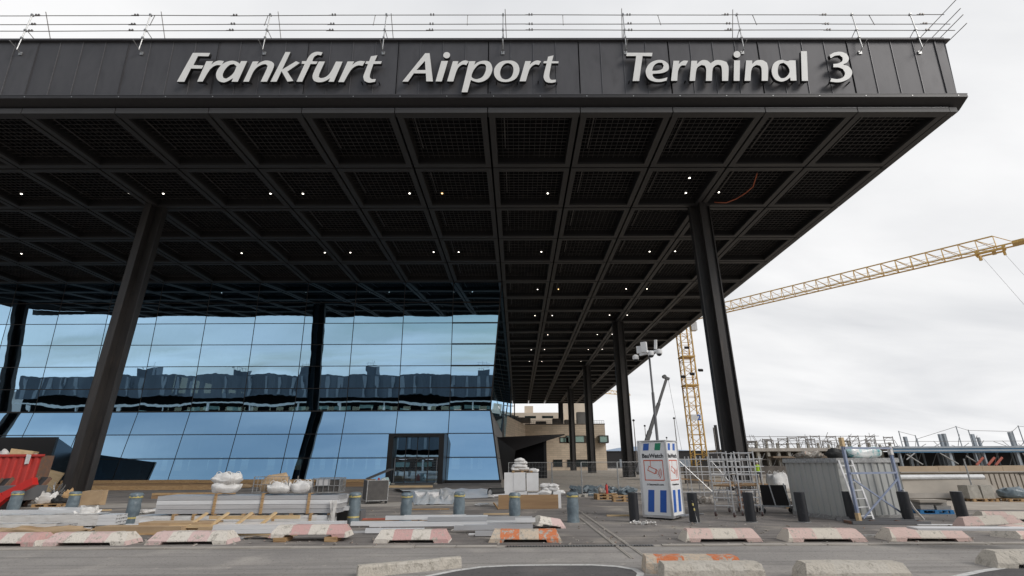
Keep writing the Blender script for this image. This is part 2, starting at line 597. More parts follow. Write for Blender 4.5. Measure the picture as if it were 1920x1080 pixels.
b.box((i0 + 0.55, i0 + 0.4, 0.40), (i0 + 0.62, i1 - 1.4, 0.45))
grille_me = b.mesh('grille', 'grille_metal')
cells = [(k, j) for j in range(5) for k in range(-12, 5)] + [(k, j) for j in range(5, 26) for k in range(0, 5)] + [(-1, j) for j in range(5, 26)]
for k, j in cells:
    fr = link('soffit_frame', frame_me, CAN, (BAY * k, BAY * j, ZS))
    if j < 13:
        link('grille', grille_me, fr)
# roof slab above the coffers and perimeter
b = MB()
b.box(W2C(-90, YF + 0.3, 24.45), W2C(28.2, 181.4, 28.3))
b.build('roof_deck', 'void_black', CAN)
# edge lip along the front and the east side, in bay lengths
b = MB(); b.prism([(-0.02, ZS), (0.42, ZS), (0.42, ZS + 0.36), (-0.02, ZS + 0.36)], 0.03, BAY - 0.03, 'x')
lip_me = b.mesh('edge_trim', 'soffit_metal')
for k in range(-12, 5):
    link('edge_trim', lip_me, CAN, (BAY * k, -0.02, 0.002))
link('edge_trim', MB().prism([(-0.02, ZS), (0.42, ZS), (0.42, ZS + 0.36), (-0.02, ZS + 0.36)], 0.0, 0.5, 'x').mesh('edge_trim', 'soffit_metal'), CAN, (BAY * 5, -0.02, 0.002))
b = MB(); b.prism([(0.0, ZS), (0.48, ZS), (0.48, ZS + 0.36), (0.0, ZS + 0.36)], 0.04, BAY - 0.04, 'y')
lip2_me = b.mesh('edge_trim', 'soffit_metal')
for j in range(0, 26):
    link('edge_trim', lip2_me, CAN, (BAY * 5, BAY * j + (0.38 if j == 0 else 0), 0.002))
for k in range(-12, 5):
    MB().box((BAY * k + .03, -0.055, ZS + .335), (BAY * k + BAY - .03, -0.041, ZS + .365)).build('trim_edge', 'seam_highlight', CAN)
# drip flange: underside slopes out to a thin front edge
b = MB()
b.prism([(0.30, 23.70), (-0.50, 24.10), (-0.50, 24.36), (0.0, 24.385), (0.45, 24.385), (0.45, 23.70)], -88, 31.0, 'x')
b.build('drip_flange', 'fascia_dark', CAN)
MB().box((-88, -0.515, 24.33), (31.02, -0.50, 24.375)).build('flange_edge', 'fascia_metal', CAN)
b = MB(); b.prism([(30.3, 23.70), (31.0, 24.10), (31.0, 24.36), (30.0, 24.385), (30.0, 23.70)], 0.46, 156, 'y')
b.build('drip_flange', 'fascia_dark', CAN)
bolt_me = MB().lathe([(0.035, 0), (0.035, 0.02)], 8).mesh('bolt', 'galvanised')
for i in range(-28, 11):
    link('bolt', bolt_me, CAN, (i * 3.0 + 0.4, -0.50, 24.20), (R(90), 0, 0))
# fascia: leaning metal sheets, four to a bay, each with a standing seam
LEAN = math.atan2(0.4, 4.24)
FH = 4.26
b = MB(); b.box((0.018, 0.0, 0.0), (1.488, 0.06, FH)); b.m = 1; b.box((-0.012, -0.045, 0.0), (0.016, 0.03, FH))
sheet_me = b.mesh('fascia_sheet', ['fascia_metal', 'seam_highlight'])
b = MB(); b.box((0.085, 0.0, 0.0), (1.488, 0.06, FH)); b.box((0.06, -0.05, 0.0), (0.085, 0.06, FH))
sheet2_me = b.mesh('fascia_sheet', 'fascia_metal')
b = MB(); b.box((-0.06, 0.02, 0.0), (0.06, 0.10, FH)); joint_me = b.mesh('joint_channel', 'void_black')
b = MB(); b.box((-0.10, -0.05, 0.0), (-0.075, 0.06, FH)); edge_me = b.mesh('joint_edge', 'fascia_metal')
for k in range(-12, 5):
    for q in range(4):
        link('fascia_sheet', sheet2_me if q == 0 else sheet_me, CAN, (BAY * k + 1.5 * q, -0.24, 24.385), (LEAN, 0, 0))
    link('joint_channel', joint_me, CAN, (BAY * k, -0.24, 24.385), (LEAN, 0, 0))
b = MB(); b.box((0, 0, 0), (0.62, 0.06, FH)); b.build('fascia_sheet', 'fascia_metal', CAN, loc=(BAY * 5, -0.24, 24.385), rot=(LEAN, 0, 0))
b = MB(); b.box((0, 0, 0), (0.10, 0.10, FH)); b.build('joint_edge', 'fascia_metal', CAN, loc=(BAY * 5 - 0.05, -0.30, 24.385), rot=(LEAN, 0, 0))
b = MB()
b.add([(30.62, -0.24, 24.385), (30.62, 156, 24.385), (30.75, 156, 28.6), (30.75, -0.64, 28.62), (30.4, -0.1, 24.385), (30.4, 156, 24.385), (30.4, 156, 28.6), (30.4, -0.5, 28.6)],
      [(0, 1, 2, 3), (4, 7, 6, 5), (0, 4, 5, 1), (3, 2, 6, 7), (0, 3, 7, 4), (1, 5, 6, 2)])
b.build('side_fascia', 'fascia_metal', CAN)
# coping
b = MB(); b.box((-88, -0.82, 28.62), (30.95, 0.3, 28.70)); b.build('coping', 'fascia_metal', CAN)
b = MB(); b.box((-88, -0.55, 28.705), (30.7, 0.3, 28.93)); b.build('coping_upstand', 'fascia_dark', CAN)
b = MB(); b.box((-88, -0.62, 28.935), (30.8, 0.3, 28.99)); b.build('coping_cap', 'fascia_metal', CAN)

# downlights in the coffers
dl = MB(); dl.lathe([(0.07, 0.0), (0.07, 0.10)], 12); dl_me = dl.mesh('downlight', 'lamp_light')
dla_me = dl_me.copy(); dla_me.materials.clear(); dla_me.materials.append(MATS['lamp_amber'])
ring_me = MB().lathe([(0.15, 0.03), (0.15, 0.30), (0.10, 0.30), (0.10, 0.03)], 12).mesh('lamp_housing', 'grille_metal')
spots = [(40, 364), (242, 363), (306, 363.5), (507, 363.5), (568, 363.5), (768, 363), (829, 363), (1027, 363), (1286, 362), (1348, 361),
         (40, 476), (246, 475), (404, 475), (453, 475), (609, 474), (657, 474), (813, 473), (860, 473), (1015, 472.5), (1218, 472), (1266, 471.5),
         (1008, 543), (1047, 542.5), (1174, 542), (1213, 542), (1003, 592), (1035.5, 592), (1143, 591), (1176, 591), (1027, 628), (1120, 627.5), (1148, 627),
         (996, 656), (1021, 655.5), (1103, 655.5), (1129, 655), (993, 678), (1016, 678), (1089, 677.5), (1112, 677), (1293, 334)]
for i, (px, py) in enumerate(spots):
    p = G(px, py, ZS + 0.30)
    k = ring = link('lamp_housing', ring_me, CAN, W2C(p.x, p.y, ZS + 0.30))
    link('downlight', dla_me if i in (6, 22) else dl_me, k, (0, 0, 0.0))

# ---- columns: flanged cross section
def column_mesh(h):
    b = MB()
    t, L_, fl = 0.16, 0.80, 0.52
    b.box((-L_, -t / 2, 0), (L_, t / 2, h)); b.box((-t / 2, -L_, 0), (t / 2, -t / 2 - 0.001, h)); b.box((-t / 2, t / 2 + 0.001, 0), (t / 2, L_, h))
    for s in (-1, 1):
        a, c = sorted((s * L_, s * (L_ + 0.09)))
        b.box((a, -fl / 2, 0), (c, fl / 2, h)); b.box((-fl / 2, a, 0), (fl / 2, c, h))
    return b.mesh('shaft', 'column_steel')


col_me = column_mesh(ZS + 0.9)
foot_me = MB().box((-1.1, -1.1, 0.004), (1.1, 1.1, 0.05)).mesh('base_plate', 'concrete_strip')
cap_me = MB().lathe([(0.55, ZS - 0.25), (0.7, ZS + 0.02), (0.7, ZS + 0.12)], 16).mesh('head_bearing', 'black_metal')
for (x, y, lab) in ((X0 - 30, YF + 12, 'tall dark steel column in front of the glass hall at the far left'),
                    (X0 + 18, YF + 12, 'nearest and tallest dark column at the right, behind the aluminium scaffold frames'),
                    (X0 + 18, YF + 48, 'second dark column in the right row, left of the white camera mast'),
                    (X0 + 18, YF + 84, 'third dark column in the right row, in front of the beige building'),
                    (X0 + 18, YF + 120, 'fourth dark column in the right row, in front of the window band'),
                    (X0 + 18, YF + 155, 'last small dark column of the row, above the roof of the beige building'),
                    (X0 - 78, YF + 12, 'dark steel column seen mirrored at the left edge of the glass')):
    t = thing('canopy_column', lab, 'column', (x, y, 0), group='dark columns under the canopy')
    link('shaft', col_me, t); link('base_plate', foot_me, t)

# ---- lettering on the fascia
GLYPHS = [
    ('F', [[(-21.12,3.02),(-19.99,3.01),(-20.06,2.75),(-20.75,2.77),(-20.93,2.08),(-20.27,2.04),(-20.35,1.81),(-21.05,1.82),(-21.31,0.82),(-21.79,0.83)]]),
    ('r', [[(-20.14,2.38),(-19.7,2.38),(-19.79,2.11),(-19.58,2.33),(-19.32,2.42),(-19.0,2.38),(-19.12,2.05),(-19.39,2.08),(-19.63,1.96),(-19.84,1.68),(-20.14,0.83),(-20.49,0.83)]]),
    ('a', [[(-17.89,2.38),(-17.49,2.38),(-17.89,0.82),(-18.29,0.82),(-18.22,1.09),(-18.51,0.88),(-18.78,0.77),(-19.11,0.88),(-19.32,1.17),(-19.36,1.55),(-19.2,1.97),(-18.92,2.27),(-18.51,2.41),(-18.18,2.34),(-17.95,2.18)],[(-18.13,1.99),(-18.33,2.16),(-18.61,2.07),(-18.84,1.72),(-18.93,1.34),(-18.85,1.11),(-18.67,1.05),(-18.45,1.21),(-18.23,1.53)]]),
    ('n', [[(-17.13,2.35),(-16.74,2.35),(-16.85,2.08),(-16.62,2.29),(-16.31,2.42),(-15.98,2.37),(-15.74,2.18),(-15.72,1.88),(-16.02,0.82),(-16.42,0.82),(-16.16,1.76),(-16.12,2.01),(-16.24,2.14),(-16.46,2.12),(-16.76,1.93),(-16.97,1.61),(-17.18,0.82),(-17.54,0.82)]]),
    ('k', [[(-15.09,3.08),(-14.76,3.07),(-15.15,1.73),(-14.32,2.37),(-14.06,2.24),(-14.8,1.58),(-14.33,0.87),(-14.7,0.82),(-15.17,1.61),(-15.4,0.82),(-15.79,0.82)]]),
    ('f', [[(-13.93,2.37),(-13.66,2.37),(-13.53,2.71),(-13.34,2.97),(-13.06,3.09),(-12.66,3.05),(-12.74,2.81),(-12.96,2.86),(-13.17,2.71),(-13.27,2.36),(-12.91,2.34),(-12.99,2.15),(-13.36,2.15),(-13.76,0.81),(-14.12,0.82),(-13.74,2.15),(-13.94,2.17)]]),
    ('u', [[(-12.84,2.34),(-12.44,2.34),(-12.71,1.41),(-12.73,1.16),(-12.57,1.08),(-12.3,1.16),(-12.04,1.45),(-11.72,2.34),(-11.29,2.32),(-11.73,0.81),(-12.07,0.81),(-11.98,1.08),(-12.27,0.87),(-12.62,0.77),(-12.98,0.87),(-13.13,1.16),(-13.09,1.54)]]),
    ('r', [[(-10.97,2.34),(-10.54,2.34),(-10.65,2.07),(-10.42,2.29),(-10.15,2.38),(-9.83,2.34),(-9.98,2.01),(-10.24,2.04),(-10.5,1.92),(-10.73,1.64),(-11.08,0.78),(-11.44,0.79)]]),
    ('t', [[(-9.48,2.74),(-9.06,2.81),(-9.21,2.36),(-8.75,2.35),(-8.79,2.16),(-9.28,2.15),(-9.44,1.37),(-9.43,1.12),(-9.3,0.99),(-9.04,1.01),(-9.08,0.8),(-9.48,0.74),(-9.77,0.87),(-9.86,1.16),(-9.81,1.45),(-9.63,2.15),(-9.81,2.16),(-9.76,2.35),(-9.57,2.36)]]),
    ('A', [[(-5.95,2.97),(-5.66,2.97),(-5.36,0.82),(-5.79,0.83),(-5.84,1.43),(-6.62,1.43),(-6.96,0.81),(-7.33,0.81)],[(-5.94,2.38),(-5.87,1.68),(-6.46,1.68)]]),
    ('i', [[(-4.87,2.37),(-4.44,2.37),(-4.79,0.82),(-5.19,0.82)],[(-4.32,2.82),(-4.34,2.71),(-4.4,2.63),(-4.48,2.58),(-4.58,2.58),(-4.67,2.63),(-4.74,2.71),(-4.76,2.82),(-4.74,2.92),(-4.68,3.01),(-4.6,3.05),(-4.5,3.05),(-4.41,3.01),(-4.34,2.92)]]),
    ('r', [[(-4.12,2.35),(-3.76,2.35),(-3.82,2.08),(-3.6,2.3),(-3.34,2.41),(-3.09,2.34),(-3.24,2.05),(-3.45,2.1),(-3.68,1.96),(-3.84,1.67),(-4.05,0.82),(-4.45,0.82)]]),
    ('p', [[(-3.06,2.35),(-2.64,2.35),(-2.73,2.06),(-2.44,2.3),(-2.06,2.39),(-1.75,2.3),(-1.57,1.96),(-1.56,1.59),(-1.76,1.12),(-2.07,0.85),(-2.44,0.75),(-2.73,0.83),(-2.92,0.92),(-3.12,0.01),(-3.5,0.01)],[(-2.12,2.14),(-2.38,2.12),(-2.66,1.83),(-2.86,1.39),(-2.88,1.15),(-2.73,1.02),(-2.5,0.99),(-2.19,1.15),(-2.0,1.52),(-1.95,1.86),(-2.0,2.06)]]),
    ('o', [[(-0.62,2.39),(-0.21,2.37),(0.08,2.16),(0.21,1.79),(0.16,1.38),(-0.04,1.02),(-0.38,0.82),(-0.76,0.77),(-1.13,0.88),(-1.36,1.15),(-1.44,1.52),(-1.37,1.89),(-1.14,2.2),(-0.88,2.35)],[(-0.53,2.2),(-0.3,2.09),(-0.18,1.82),(-0.21,1.42),(-0.38,1.08),(-0.67,0.95),(-0.93,1.05),(-1.03,1.32),(-1.02,1.65),(-0.88,1.99),(-0.7,2.16)]]),
    ('r', [[(0.6,2.35),(0.97,2.35),(0.89,2.08),(1.12,2.3),(1.38,2.4),(1.63,2.34),(1.47,2.05),(1.26,2.1),(1.03,1.96),(0.85,1.67),(0.62,0.82),(0.22,0.82)]]),
    ('t', [[(2.09,2.69),(2.45,2.79),(2.34,2.34),(2.77,2.33),(2.75,2.18),(2.3,2.18),(2.15,1.31),(2.17,1.04),(2.28,0.92),(2.56,0.94),(2.54,0.76),(2.25,0.7),(1.93,0.78),(1.78,1.05),(1.8,1.38),(1.99,2.18),(1.77,2.19),(1.81,2.34),(2.02,2.36)]]),
    ('T', [[(7.25,2.99),(8.95,2.98),(8.89,2.71),(8.28,2.73),(7.93,0.83),(7.51,0.83),(7.86,2.73),(7.22,2.73)]]),
    ('e', [[(9.85,2.21),(9.94,1.92),(9.85,1.63),(9.46,1.43),(8.83,1.37),(8.84,1.19),(9.01,1.0),(9.34,0.97),(9.78,1.1),(9.7,0.86),(9.32,0.76),(8.91,0.78),(8.56,0.97),(8.4,1.39),(8.46,1.78),(8.72,2.17),(9.12,2.39),(9.54,2.41)],[(8.82,1.6),(8.96,1.97),(9.23,2.2),(9.52,2.21),(9.61,2.0),(9.48,1.73),(9.14,1.61)]]),
    ('r', [[(10.27,2.36),(10.66,2.36),(10.59,2.1),(10.91,2.36),(11.24,2.36),(11.04,2.0),(10.79,2.0),(10.61,1.82),(10.5,1.53),(10.39,0.84),(9.99,0.84)]]),
    ('m', [[(11.44,2.36),(11.83,2.36),(11.78,2.11),(12.12,2.39),(12.46,2.39),(12.69,2.16),(13.0,2.39),(13.38,2.4),(13.74,2.26),(13.82,1.87),(13.68,0.83),(13.29,0.83),(13.37,1.72),(13.34,1.99),(13.14,2.06),(12.9,1.93),(12.77,1.72),(12.63,0.83),(12.24,0.83),(12.35,1.72),(12.29,1.98),(12.09,2.05),(11.82,1.87),(11.7,1.63),(11.54,0.83),(11.19,0.83)]]),
    ('i', [[(14.24,2.38),(14.63,2.38),(14.42,0.83),(14.04,0.83)],[(14.71,2.85),(14.68,2.74),(14.6,2.65),(14.51,2.6),(14.41,2.6),(14.32,2.65),(14.27,2.74),(14.26,2.85),(14.3,2.96),(14.37,3.05),(14.47,3.1),(14.57,3.1),(14.65,3.05),(14.7,2.96)]]),
    ('n', [[(15.03,2.38),(15.43,2.38),(15.39,2.11),(15.72,2.38),(16.1,2.4),(16.37,2.2),(16.4,1.81),(16.25,0.83),(15.85,0.83),(15.96,1.76),(15.9,1.97),(15.68,2.04),(15.42,1.88),(15.27,1.6),(15.13,0.83),(14.74,0.83)]]),
    ('a', [[(17.9,2.38),(18.27,2.38),(18.11,0.84),(17.72,0.84),(17.74,1.08),(17.43,0.86),(17.09,0.77),(16.74,0.94),(16.59,1.37),(16.66,1.86),(16.92,2.25),(17.36,2.42),(17.72,2.32)],[(17.67,1.99),(17.45,2.2),(17.19,2.1),(17.03,1.76),(16.99,1.28),(17.12,1.02),(17.38,1.05),(17.66,1.32),(17.77,1.62)]]),
    ('l', [[(18.73,3.09),(19.12,3.09),(18.85,0.82),(18.45,0.82)]]),
    ('3', [[(20.56,2.79),(20.93,2.99),(21.36,3.04),(21.71,2.89),(21.8,2.54),(21.64,2.24),(21.32,2.05),(21.67,1.9),(21.83,1.51),(21.66,1.12),(21.28,0.84),(20.8,0.71),(20.27,0.76),(20.39,1.01),(20.76,0.95),(21.15,1.08),(21.34,1.37),(21.26,1.71),(20.99,1.84),(20.66,1.85),(20.7,2.1),(21.04,2.15),(21.33,2.34),(21.39,2.59),(21.23,2.77),(20.93,2.74),(20.6,2.54)]]),
]


def smooth_poly(P, seg=5, corner=48):
    """rounds the gentle corners of an outline, keeps the sharp ones"""
    n = len(P)
    V = [Vector((x, y)) for x, y in P]
    tan = []
    for i in range(n):
        a = V[i] - V[i - 1]; c = V[(i + 1) % n] - V[i]
        ang = abs(a.angle_signed(c)) if a.length > 1e-6 and c.length > 1e-6 else 0
        tan.append(None if ang > R(corner) else (V[(i + 1) % n] - V[i - 1]).normalized())
    out = []
    for i in range(n):
        p, q = V[i], V[(i + 1) % n]
        t0, t1 = tan[i], tan[(i + 1) % n]
        out.append(p)
        if t0 is None and t1 is None: continue
        d = q - p; L = d.length
        m0 = (t0 if t0 is not None else d.normalized()) * L
        m1 = (t1 if t1 is not None else d.normalized()) * L
        for s in range(1, seg):
            u = s / seg
            out.append((2 * u**3 - 3 * u**2 + 1) * p + (u**3 - 2 * u**2 + u) * m0 + (-2 * u**3 + 3 * u**2) * q + (u**3 - u**2) * m1)
    return out


def solid_from_outlines(polys, depth, name, mats, smooth=True):
    """filled and extruded outline, face towards -Y, lying in the XZ plane"""
    cu = bpy.data.curves.new(name, 'CURVE')
    cu.dimensions = '2D'
    cu.fill_mode = 'BOTH'
    cu.extrude = depth / 2
    for P in polys:
        Q = smooth_poly(P) if smooth else [Vector(p) for p in P]
        sp = cu.splines.new('POLY')
        sp.points.add(len(Q) - 1)
        for a, q in zip(sp.points, Q): a.co = (q.x, q.y, 0, 1)
        sp.use_cyclic_u = True
    ob = bpy.data.objects.new(name, cu)
    COL.objects.link(ob)
    bpy.context.view_layer.update()
    me = bpy.data.meshes.new_from_object(ob.evaluated_get(bpy.context.evaluated_depsgraph_get()))
    bpy.data.objects.remove(ob); bpy.data.curves.remove(cu)
    me.name = name
    me.materials.clear()
    for m in mats: me.materials.append(MATS[m])
    for p in me.polygons: p.material_index = 0 if p.normal.z > 0.5 else 1
    me.transform(Matrix.Rotation(R(90), 4, 'X'))
    return me


SIGN = thing('sign_lettering', 'pale raised letters reading Frankfurt Airport Terminal 3 on the dark fascia', 'sign', (0, 24.6, 24.38), rot=(LEAN, 0, 0))
pin_me = MB().box((-0.03, -0.40, -0.03), (0.03, 0.0, 0.03)).mesh('fixing_pin', 'letter_side')
for ch, polys in GLYPHS:
    x = sum(p[0] for p in polys[0]) / len(polys[0]); z = min(p[1] for p in polys[0])
    loc = [[(a - x, c - z) for a, c in P] for P in polys]
    me = solid_from_outlines(loc, 0.22, 'letter', ['letter_face', 'letter_side'])
    lt = link('letter', me, SIGN, (x, -0.34, z))
    xs = sorted(p[0] for p in loc[0])
    for xx in ((xs[0] + xs[1]) / 2 + 0.12, (xs[-1] + xs[-2]) / 2 - 0.12):
        link('fixing_pin', pin_me, lt, (xx, 0.45, 0.18 if ch not in 'i' else 0.3))

# ================================================================== glass hall
HALL = thing('terminal_hall', 'glass hall with blue mirrored panes pinched in above the ground floor', 'building', (X0, 54.84, 0))
ZK, INSET = 7.80, 1.25          # height and depth of the pinch
up_h = ZS - ZK
LU = math.atan2(INSET, up_h)    # upper glass leans out towards the top
LL = math.atan2(INSET, ZK)      # lower glass leans back towards the pinch
PANE_ROWS_U, PANE_ROWS_L = 6, 3
hu = math.hypot(INSET, up_h) / PANE_ROWS_U
hl = math.hypot(INSET, ZK) / PANE_ROWS_L


def pane_mesh(w, h, bow, tw, nx=8, nz=4):
    """a pane that bellies slightly, as sealed glazing does; g keeps a shadow gap all round"""
    g = 0.045

    def fn(u, v):
        a, c = 2 * u - 1, 2 * v - 1
        y = -bow * (1 - a**4) * (1 - c * c) + tw * a * c
        return (g + (w - 2 * g) * u, y, g + (h - 2 * g) * v)
    return MB().grid(fn, nx, nz).mesh('glass_pane', 'facade_glass', smooth=True)


prnd = random.Random(5)
PU = [pane_mesh(BAY, hu, prnd.choice((-1, 1)) * prnd.uniform(0.002, 0.006), prnd.uniform(-0.002, 0.002)) for i in range(7)]
PL = [pane_mesh(BAY, hl, prnd.choice((-1, 1)) * prnd.uniform(0.001, 0.003), 0) for i in range(4)]
NB = 12


def hall_pt(v, x):
    return Vector((x, INSET * (v if v <= 1 else 2 - v), ZK * v if v <= 1 else ZK + up_h * (v - 1)))


def corner_pane(va, vb):
    """pane of the last bay, cut along the slanting corner"""
    g = 0.045
    bow = 0.004 if va >= 1 else 0.001

    def fn(u, v):
        t = va + 0.012 / 2 + (vb - va - 0.012) * v
        xr = -INSET * (t if t <= 1 else 2 - t) - 0.10
        x = -BAY + g + (xr + BAY - g) * u
        p = hall_pt(t, x)
        return (p.x, p.y - bow * (1 - (2 * u - 1) ** 4) * (1 - (2 * v - 1) ** 2), p.z)
    MB().grid(fn, 8, 4).build('glass_pane', 'facade_glass', HALL, smooth=True)


for k in range(-NB, 0):
    for r in range(PANE_ROWS_U):
        s = r * hu
        if k == -1:
            corner_pane(1 + r / 6.0, 1 + (r + 1) / 6.0); continue
        link('glass_pane', prnd.choice(PU), HALL, (BAY * k, INSET - s * math.sin(LU), ZK + s * math.cos(LU)), (LU, 0, 0))
    for r in range(PANE_ROWS_L):
        if k == -2 and r < 2: continue
        s = r * hl
        if k == -1:
            corner_pane(r / 3.0, (r + 1) / 3.0); continue
        link('glass_pane', prnd.choice(PL), HALL, (BAY * k, s * math.sin(LL), s * math.cos(LL)), (-LL, 0, 0))
# mullions and transoms sit just behind the panes and show in the joints
for k in range(-NB, 0):
    x = BAY * k
    b = MB(); b.beam((x, INSET + 0.07, ZK), (x, 0.07, ZS), 0.16, 0.12, (0, 1, 0)); b.build('mullion', 'black_metal', HALL)
    b = MB(); b.beam((x, 0.07, 0), (x, INSET + 0.07, ZK), 0.17, 0.12, (0, 1, 0)); b.build('mullion', 'black_metal', HALL)
for r in range(PANE_ROWS_U + 1):
    s = r * hu
    b = MB(); b.box((-BAY * NB, -0.0, -0.075), (0 - (INSET * (1 - r / 6.0)), 0.10, 0.075))
    b.build('transom', 'black_metal', HALL, loc=(0, INSET - s * math.sin(LU) + (0.012 if r else -0.05), ZK + s * math.cos(LU)))
for r in range(PANE_ROWS_L):
    s = r * hl
    x1 = -INSET * r / 3.0
    if r in (0, 1):
        for a, c in ((-BAY * NB, -11.95), (-6.05, x1)):
            MB().box((a, 0.012, -0.085), (c, 0.10, 0.085)).build('transom', 'black_metal', HALL, loc=(0, s * math.sin(LL), s * math.cos(LL) + 0.02))
    else:
        MB().box((-BAY * NB, 0.012, -0.085), (x1, 0.10, 0.085)).build('transom', 'black_metal', HALL, loc=(0, s * math.sin(LL), s * math.cos(LL)))
b = MB(); b.box((-BAY * NB, -0.12, 0.0), (-12.0, 0.0, 0.30)); b.build('base_sill', 'black_metal', HALL)
b = MB(); b.box((-6.0, -0.12, 0.0), (0.1, 0.0, 0.30)); b.build('base_sill', 'black_metal', HALL)
# east side: pinched corner, glazed above, grey panels below
sd = 126.0
SN = 21


def side_pt(v, y):      # v 0..1 lower, 1..2 upper
    x = -INSET * v if v <= 1 else -INSET * (2 - v)
    z = ZK * v if v <= 1 else ZK + up_h * (v - 1)
    return Vector((x, y, z))


def y_corner(v):
    return INSET * v if v <= 1 else INSET * (2 - v)


mat('grey_panel', (0.22, 0.21, 0.20), 0.6, 0.1, c2=(0.17, 0.165, 0.16), scale=0.8)
for r in range(PANE_ROWS_U):
    va, vb = 1 + r / 6.0 + 0.006, 1 + (r + 1) / 6.0 - 0.006
    for j in range(SN):
        ya, yb = 6.0 * j + 0.04, 6.0 * j + 5.96
        b = MB()
        b.quad(side_pt(va, ya if j else y_corner(va) + 0.03), side_pt(va, yb), side_pt(vb, yb), side_pt(vb, ya if j else y_corner(vb) + 0.03))
        b.build('glass_pane', 'facade_glass', HALL)
for r in range(3):
    va, vb = r / 3.0 + 0.004, (r + 1) / 3.0 - 0.004
    for j in range(SN):
        ya, yb = 6.0 * j + 0.03, 6.0 * j + 5.97
        b = MB()
        b.quad(side_pt(va, ya if j else y_corner(va) + 0.02), side_pt(va, yb), side_pt(vb, yb), side_pt(vb, ya if j else y_corner(vb) + 0.02))
        b.build('wall_panel', 'grey_panel', HALL)
for va, vb in ((0, 1), (1, 2)):
    b = MB(); p, q = side_pt(va, y_corner(va)), side_pt(vb, y_corner(vb))
    b.beam(p + Vector((-0.02, 0.04, 0)), q + Vector((-0.02, 0.04, 0)), 0.14, 0.14, (0, 1, 0)); b.build('corner_post', 'black_metal', HALL)
b = MB(); b.box((-BAY * NB, INSET + 0.2, 7.3), (-1.6, 100, 7.75)); b.build('floor_slab', 'grey_panel', HALL)
b = MB(); b.box((-BAY * NB, 1.0, 0.004), (-0.3, 100, 0.012)); b.build('hall_floor', 'concrete_strip', HALL)
# rear wall of the hall with window openings: daylight comes in through it
b = MB()
yb0 = 44.0
for z0, z1 in ((0, 1.0), (3.4, 7.3), (7.8, 9.0), (13.2, 16), (20, 24.4)):
    b.box((-BAY * NB, yb0, z0), (-1.5, yb0 + 0.3, z1))
for i in range(0, 28):
    x = -BAY * NB + i * 2.6
    b.box((x, yb0 + 0.01, 0), (x + (1.0 if i % 4 else 2.2), yb0 + 0.29, 24.3))
b.build('rear_wall', 'grey_panel', HALL)
MB().box((-BAY * NB - 0.3, 0.3, 0), (-BAY * NB, 44.3, 24.4)).build('end_wall', 'grey_panel', HALL)
b = MB()
for i in range(0, 24):
    b.box((-BAY * NB + 3.0 * i + 0.2, 12.0, 0.02), (-BAY * NB + 3.0 * i + 0.7, 12.6, 7.2))
b.build('interior_columns', 'grey_panel', HALL)

# main door portal
PORT = thing('door_portal', 'black framed entrance portal with glass doors, fence panel leaning before it', 'door', (X0 - 9.0, 54.84, 0))
pw, ph = 3.0, 5.05
b = MB()
b.box((-pw, -1.9, 0), (-pw + 0.55, 1.3, ph)); b.box((pw - 0.55, -1.9, 0), (pw, 1.3, ph)); b.box((-pw + 0.551, -1.9, ph - 0.32), (pw - 0.551, 1.3, ph))
b.build('portal_frame', 'black_metal', PORT)
gb = MB(); gb.box((-pw + 0.56, -1.0, 2.55), (pw - 0.56, -0.96, ph - 0.33)); gb.build('fanlight', 'facade_glass', PORT)
for i, x in enumerate((-2.44, -1.22, 0.0, 1.22)):
    d = MB().box((x + 0.03, -1.0, 0.05), (x + 1.19, -0.97, 2.4)).build('door_leaf', 'facade_glass', PORT)
    b = MB()
    b.box((x, -1.03, 0.0), (x + 0.06, -0.94, 2.45)); b.box((x + 1.16, -1.03, 0.0), (x + 1.22, -0.94, 2.45)); b.box((x + 0.06, -1.03, 0.0), (x + 1.16, -0.94, 0.09))
    b.build('door_frame', 'black_metal', d)
b = MB(); b.box((-2.44, -1.06, 2.451), (2.44, -0.93, 2.62)); b.build('door_header', 'black_metal', PORT)
for x in (-1.25, 0.0, 1.25):
    b = MB(); b.box((x - 0.04, -1.04, 2.621), (x + 0.04, -0.93, ph - 0.33)); b.build('fanlight_bar', 'black_metal', PORT)

# big black porch at the left
b0 = thing('entrance_porch', 'large black box shaped entrance porch at the left end of the glass', 'porch', (-47.9, 48.2, 0))
mat('porch_black', (0.012, 0.011, 0.012), 0.28, 0.3, c2=(0.016, 0.014, 0.015), scale=0.6)
b = MB(); b.box((-9.0, 0.0, 0.0), (2.9, 0.25, 4.6)); b.build('front_panel', 'porch_black', b0)
b = MB(); b.add([(2.9, 0.0, 0.0), (-1.05, 6.9, 0.0), (-1.05, 7.3, 3.4), (2.9, 0, 4.6), (2.5, 0.26, 0.0), (-1.45, 6.9, 0), (-1.45, 7.3, 3.4), (2.5, 0.26, 4.6)],
             [(0, 1, 2, 3), (4, 7, 6, 5), (0, 3, 7, 4), (3, 2, 6, 7), (0, 4, 5, 1), (1, 5, 6, 2)])
b.build('side_panel', 'porch_black', b0)
b = MB(); b.prism([(-9.0, 0.26), (2.3, 0.26), (-1.6, 7.0), (-9.0, 7.0)], 3.0, 3.2, 'z'); b.build('porch_roof', 'porch_black', b0)

